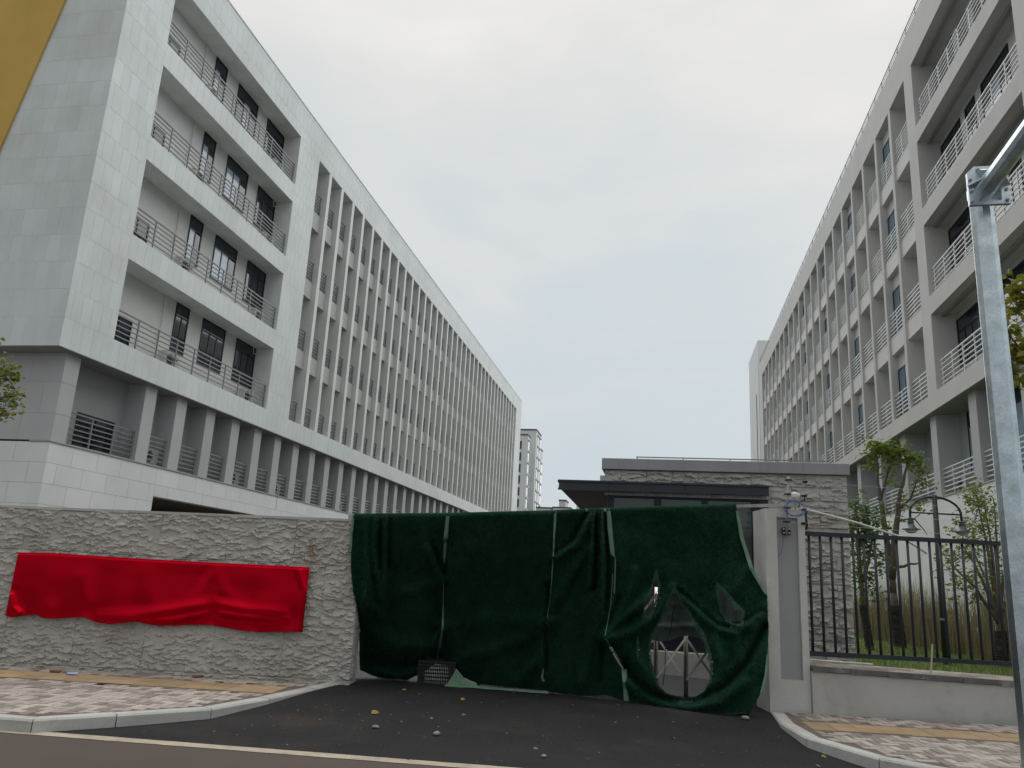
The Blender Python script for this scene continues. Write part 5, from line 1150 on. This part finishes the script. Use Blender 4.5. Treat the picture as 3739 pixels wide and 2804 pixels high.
def plate(c, hw_, hh_, th, ch=.07):
    mm = MB(); pr = [(-hw_, -hh_), (hw_, -hh_), (hw_, hh_-ch), (hw_-ch, hh_), (-hw_+ch, hh_), (-hw_, hh_-ch)]
    n = len(pr); mm.add([c+asd*a+aup*b for a, b in pr]+[c+asd*a+aup*b+ad*th for a, b in pr], [tuple(range(n))[::-1], tuple(range(n, 2*n))]+[(i, (i+1) % n, n+(i+1) % n, n+i) for i in range(n)]); return mm
plate(fc, .195, .22, .02).build('pole_flange', MT['galv'], GP); plate(fc+ad*.024, .195, .22, .02).build('arm_flange', MT['galv'], GP)
mm = MB(); mm.tube([gc+UPV*(zt_-.14), fc+ad*.0], .145, 8); mm.build('neck', MT['galv'], GP)
mm = MB(); mm.tube([gc+UPV*zt_, gc+UPV*(zt_+.05)], [.138, .06], 8); mm.build('cap', MT['galv'], GP)
mm = MB(); mm.tube([fc+ad*.044, fc+ad*2.6, fc+ad*6.0+UPV*.04], [.095, .085, .07], 12); mm.build('arm', MT['galv'], GP)
for a in np.linspace(0, 2*math.pi, 7)[:-1]:
    mm = MB(); g_ = fc+ad*.046+asd*.13*math.cos(a)+aup*.13*math.sin(a); e_ = asd*math.cos(a)+aup*math.sin(a); tq = np.cross(ad, e_)*.006
    mm.add([g_-e_*.02-tq, g_+e_*.075-tq, g_+ad*.16-e_*.02-tq, g_-e_*.02+tq, g_+e_*.075+tq, g_+ad*.16-e_*.02+tq], [(0, 1, 2), (5, 4, 3), (0, 3, 4, 1), (1, 4, 5, 2), (2, 5, 3, 0)]); mm.build('gusset', MT['galv'], GP)
for a, b in [(-.165, -.18), (.165, -.18), (-.165, -.06), (.165, -.06), (-.165, .07), (.165, .07), (-.09, .185), (.09, .185)]:
    mm = MB(); p = fc+asd*a+aup*b; mm.tube([p-ad*.03, p+ad*.085], .011, 6); mm.tube([p+ad*.045, p+ad*.064], .02, 6); mm.tube([p-ad*.002, p-ad*.02], .02, 6); mm.build('bolt', MT['zinc'], GP)

# ------------------------------------------------------------------ litter on the driveway
def ground_at(c, x, y, f_=None):
    D = 9.0
    for _ in range(30):
        p = at(c, x, y, D); z = az(D)+.004; D = D*(CZ-z)/max(CZ-p[2], 1e-3)
    return at(c, x, y, D)
for k, (x, y, sz, lab) in enumerate([(222, 1112, .12, 'large curled yellow leaf lying on the asphalt'), (360, 1000, .085, 'reddish fallen leaf on the asphalt near the black crate'), (638, 1050, .08, 'pale curled fallen leaf in front of the turned-up carpet hem'), (642, 1118, .07, 'narrow orange fallen leaf in the middle of the asphalt'), (985, 1279, .07, 'small orange leaf on the asphalt near the cream road strip'), (487, 1142, .045, 'tiny brown leaf between two grey pebbles')]):
    p = ground_at('C7', x, y); V = []; F = []; a = RNG.uniform(0, 6.28)
    ax = np.array([math.cos(a), math.sin(a), .15]); leaf_add(V, F, np.array([0, 0, .012])-ax*sz*.5, sz, np.array([.25, -.35, 1.]), ax)
    me = bpy.data.meshes.new('fallen_leaf'); me.from_pydata(V, [], F); me.materials.append(MT['fallen']); tag(link('fallen_leaf', me, None, tuple(p)), lab, 'leaf', 'fallen leaves on the asphalt')
p = ground_at('C8', 450, 1603); V = []; F = []; leaf_add(V, F, np.array([0, 0, .012]), .07, np.array([.2, -.4, 1.]), np.array([.9, .4, .2])); me = bpy.data.meshes.new('fallen_leaf'); me.from_pydata(V, [], F); me.materials.append(MT['fallen']); tag(link('fallen_leaf', me, None, tuple(p)), 'small tan leaf on the asphalt beside the fence kerb', 'leaf', 'fallen leaves on the asphalt')
peb = surf('pale_pebble', (.24, .235, .22), .85, .2, 20, bump=.3, bscale=40)
def pebble_mesh(r_, seed):
    R2 = np.random.RandomState(seed); mm = MB(); n = 9
    mm.lathe([(0, -.7)]+[(math.cos(a), .7*math.sin(a)) for a in np.linspace(-1.2, 1.2, 6)]+[(0, .7)], n)
    mm.v = [tuple(np.array(v)*r_*np.array([1.25, .9, .8])*(1+R2.uniform(-.14, .14))) for v in mm.v]; return mm.mesh('pebble', peb, True)
for k, (x, y, r_, lab) in enumerate([(222, 1182, .033, 'grey pebble below the large yellow leaf'), (513, 1215, .04, 'largest pale pebble on the asphalt'), (1980, 1141, .045, 'pebble at the foot of the torn carpet by the pillar'), (1022, 1320, .026, 'dark little pebble near the cream road strip')]):
    p = ground_at('C7', x, y); tag(link('pebble', pebble_mesh(r_, k), None, (p[0], p[1], p[2]+r_*.4), (0, 0, k*1.3)), lab, 'pebble', 'pebbles on the driveway')
mm = MB()
for k in range(330):
    s_ = RNG.uniform(-3.6, 4.0); d_ = RNG.uniform(7.7, 12.0); r_ = RNG.choice([.004, .005, .006, .008, .012])*RNG.uniform(.8, 1.2); p = np.array(S(s_, d_, az(d_)+r_*.5)); w = [p+r_*np.array([RNG.gauss(0, 1), RNG.gauss(0, 1), RNG.uniform(-.5, .9)]) for _ in range(5)]
    mm.add(w, [(0, 1, 2), (0, 2, 3), (0, 3, 1), (1, 4, 2), (2, 4, 3), (3, 4, 1)])
tag(mm.build('grit', surf('pale_grit', (.17, .17, .165), .9, .3, 30)), 'scattered pale grit on the black asphalt', 'grit', kind='stuff')
for lab, s_, d_, c_, rz in [('crumpled blue and white wrapper on the tan paving strip', -5.55, 11.05, (.35, .40, .55), .4), ('brown brick fragment on the paving beside the wall', -4.05, 11.45, (.22, .10, .065), 1.0), ('reddish brick fragment on the tan paving strip', -5.85, 11.2, (.24, .09, .05), .2)]:
    mm = MB(); mm.bbox(-.07, .07, -.03, .03, 0, .035, .012); mm.v = [(x+RNG.uniform(-.012, .012), y+RNG.uniform(-.01, .01), z*RNG.uniform(.7, 1.2)) for x, y, z in mm.v]
    tag(mm.build('wrapper' if 'wrapper' in lab else 'brick_fragment', surf('litter_%.2f' % c_[0], c_, .7, .2, 20), None, False, S(s_, d_, PZ+.003), (0, 0, rz)), lab, 'litter')
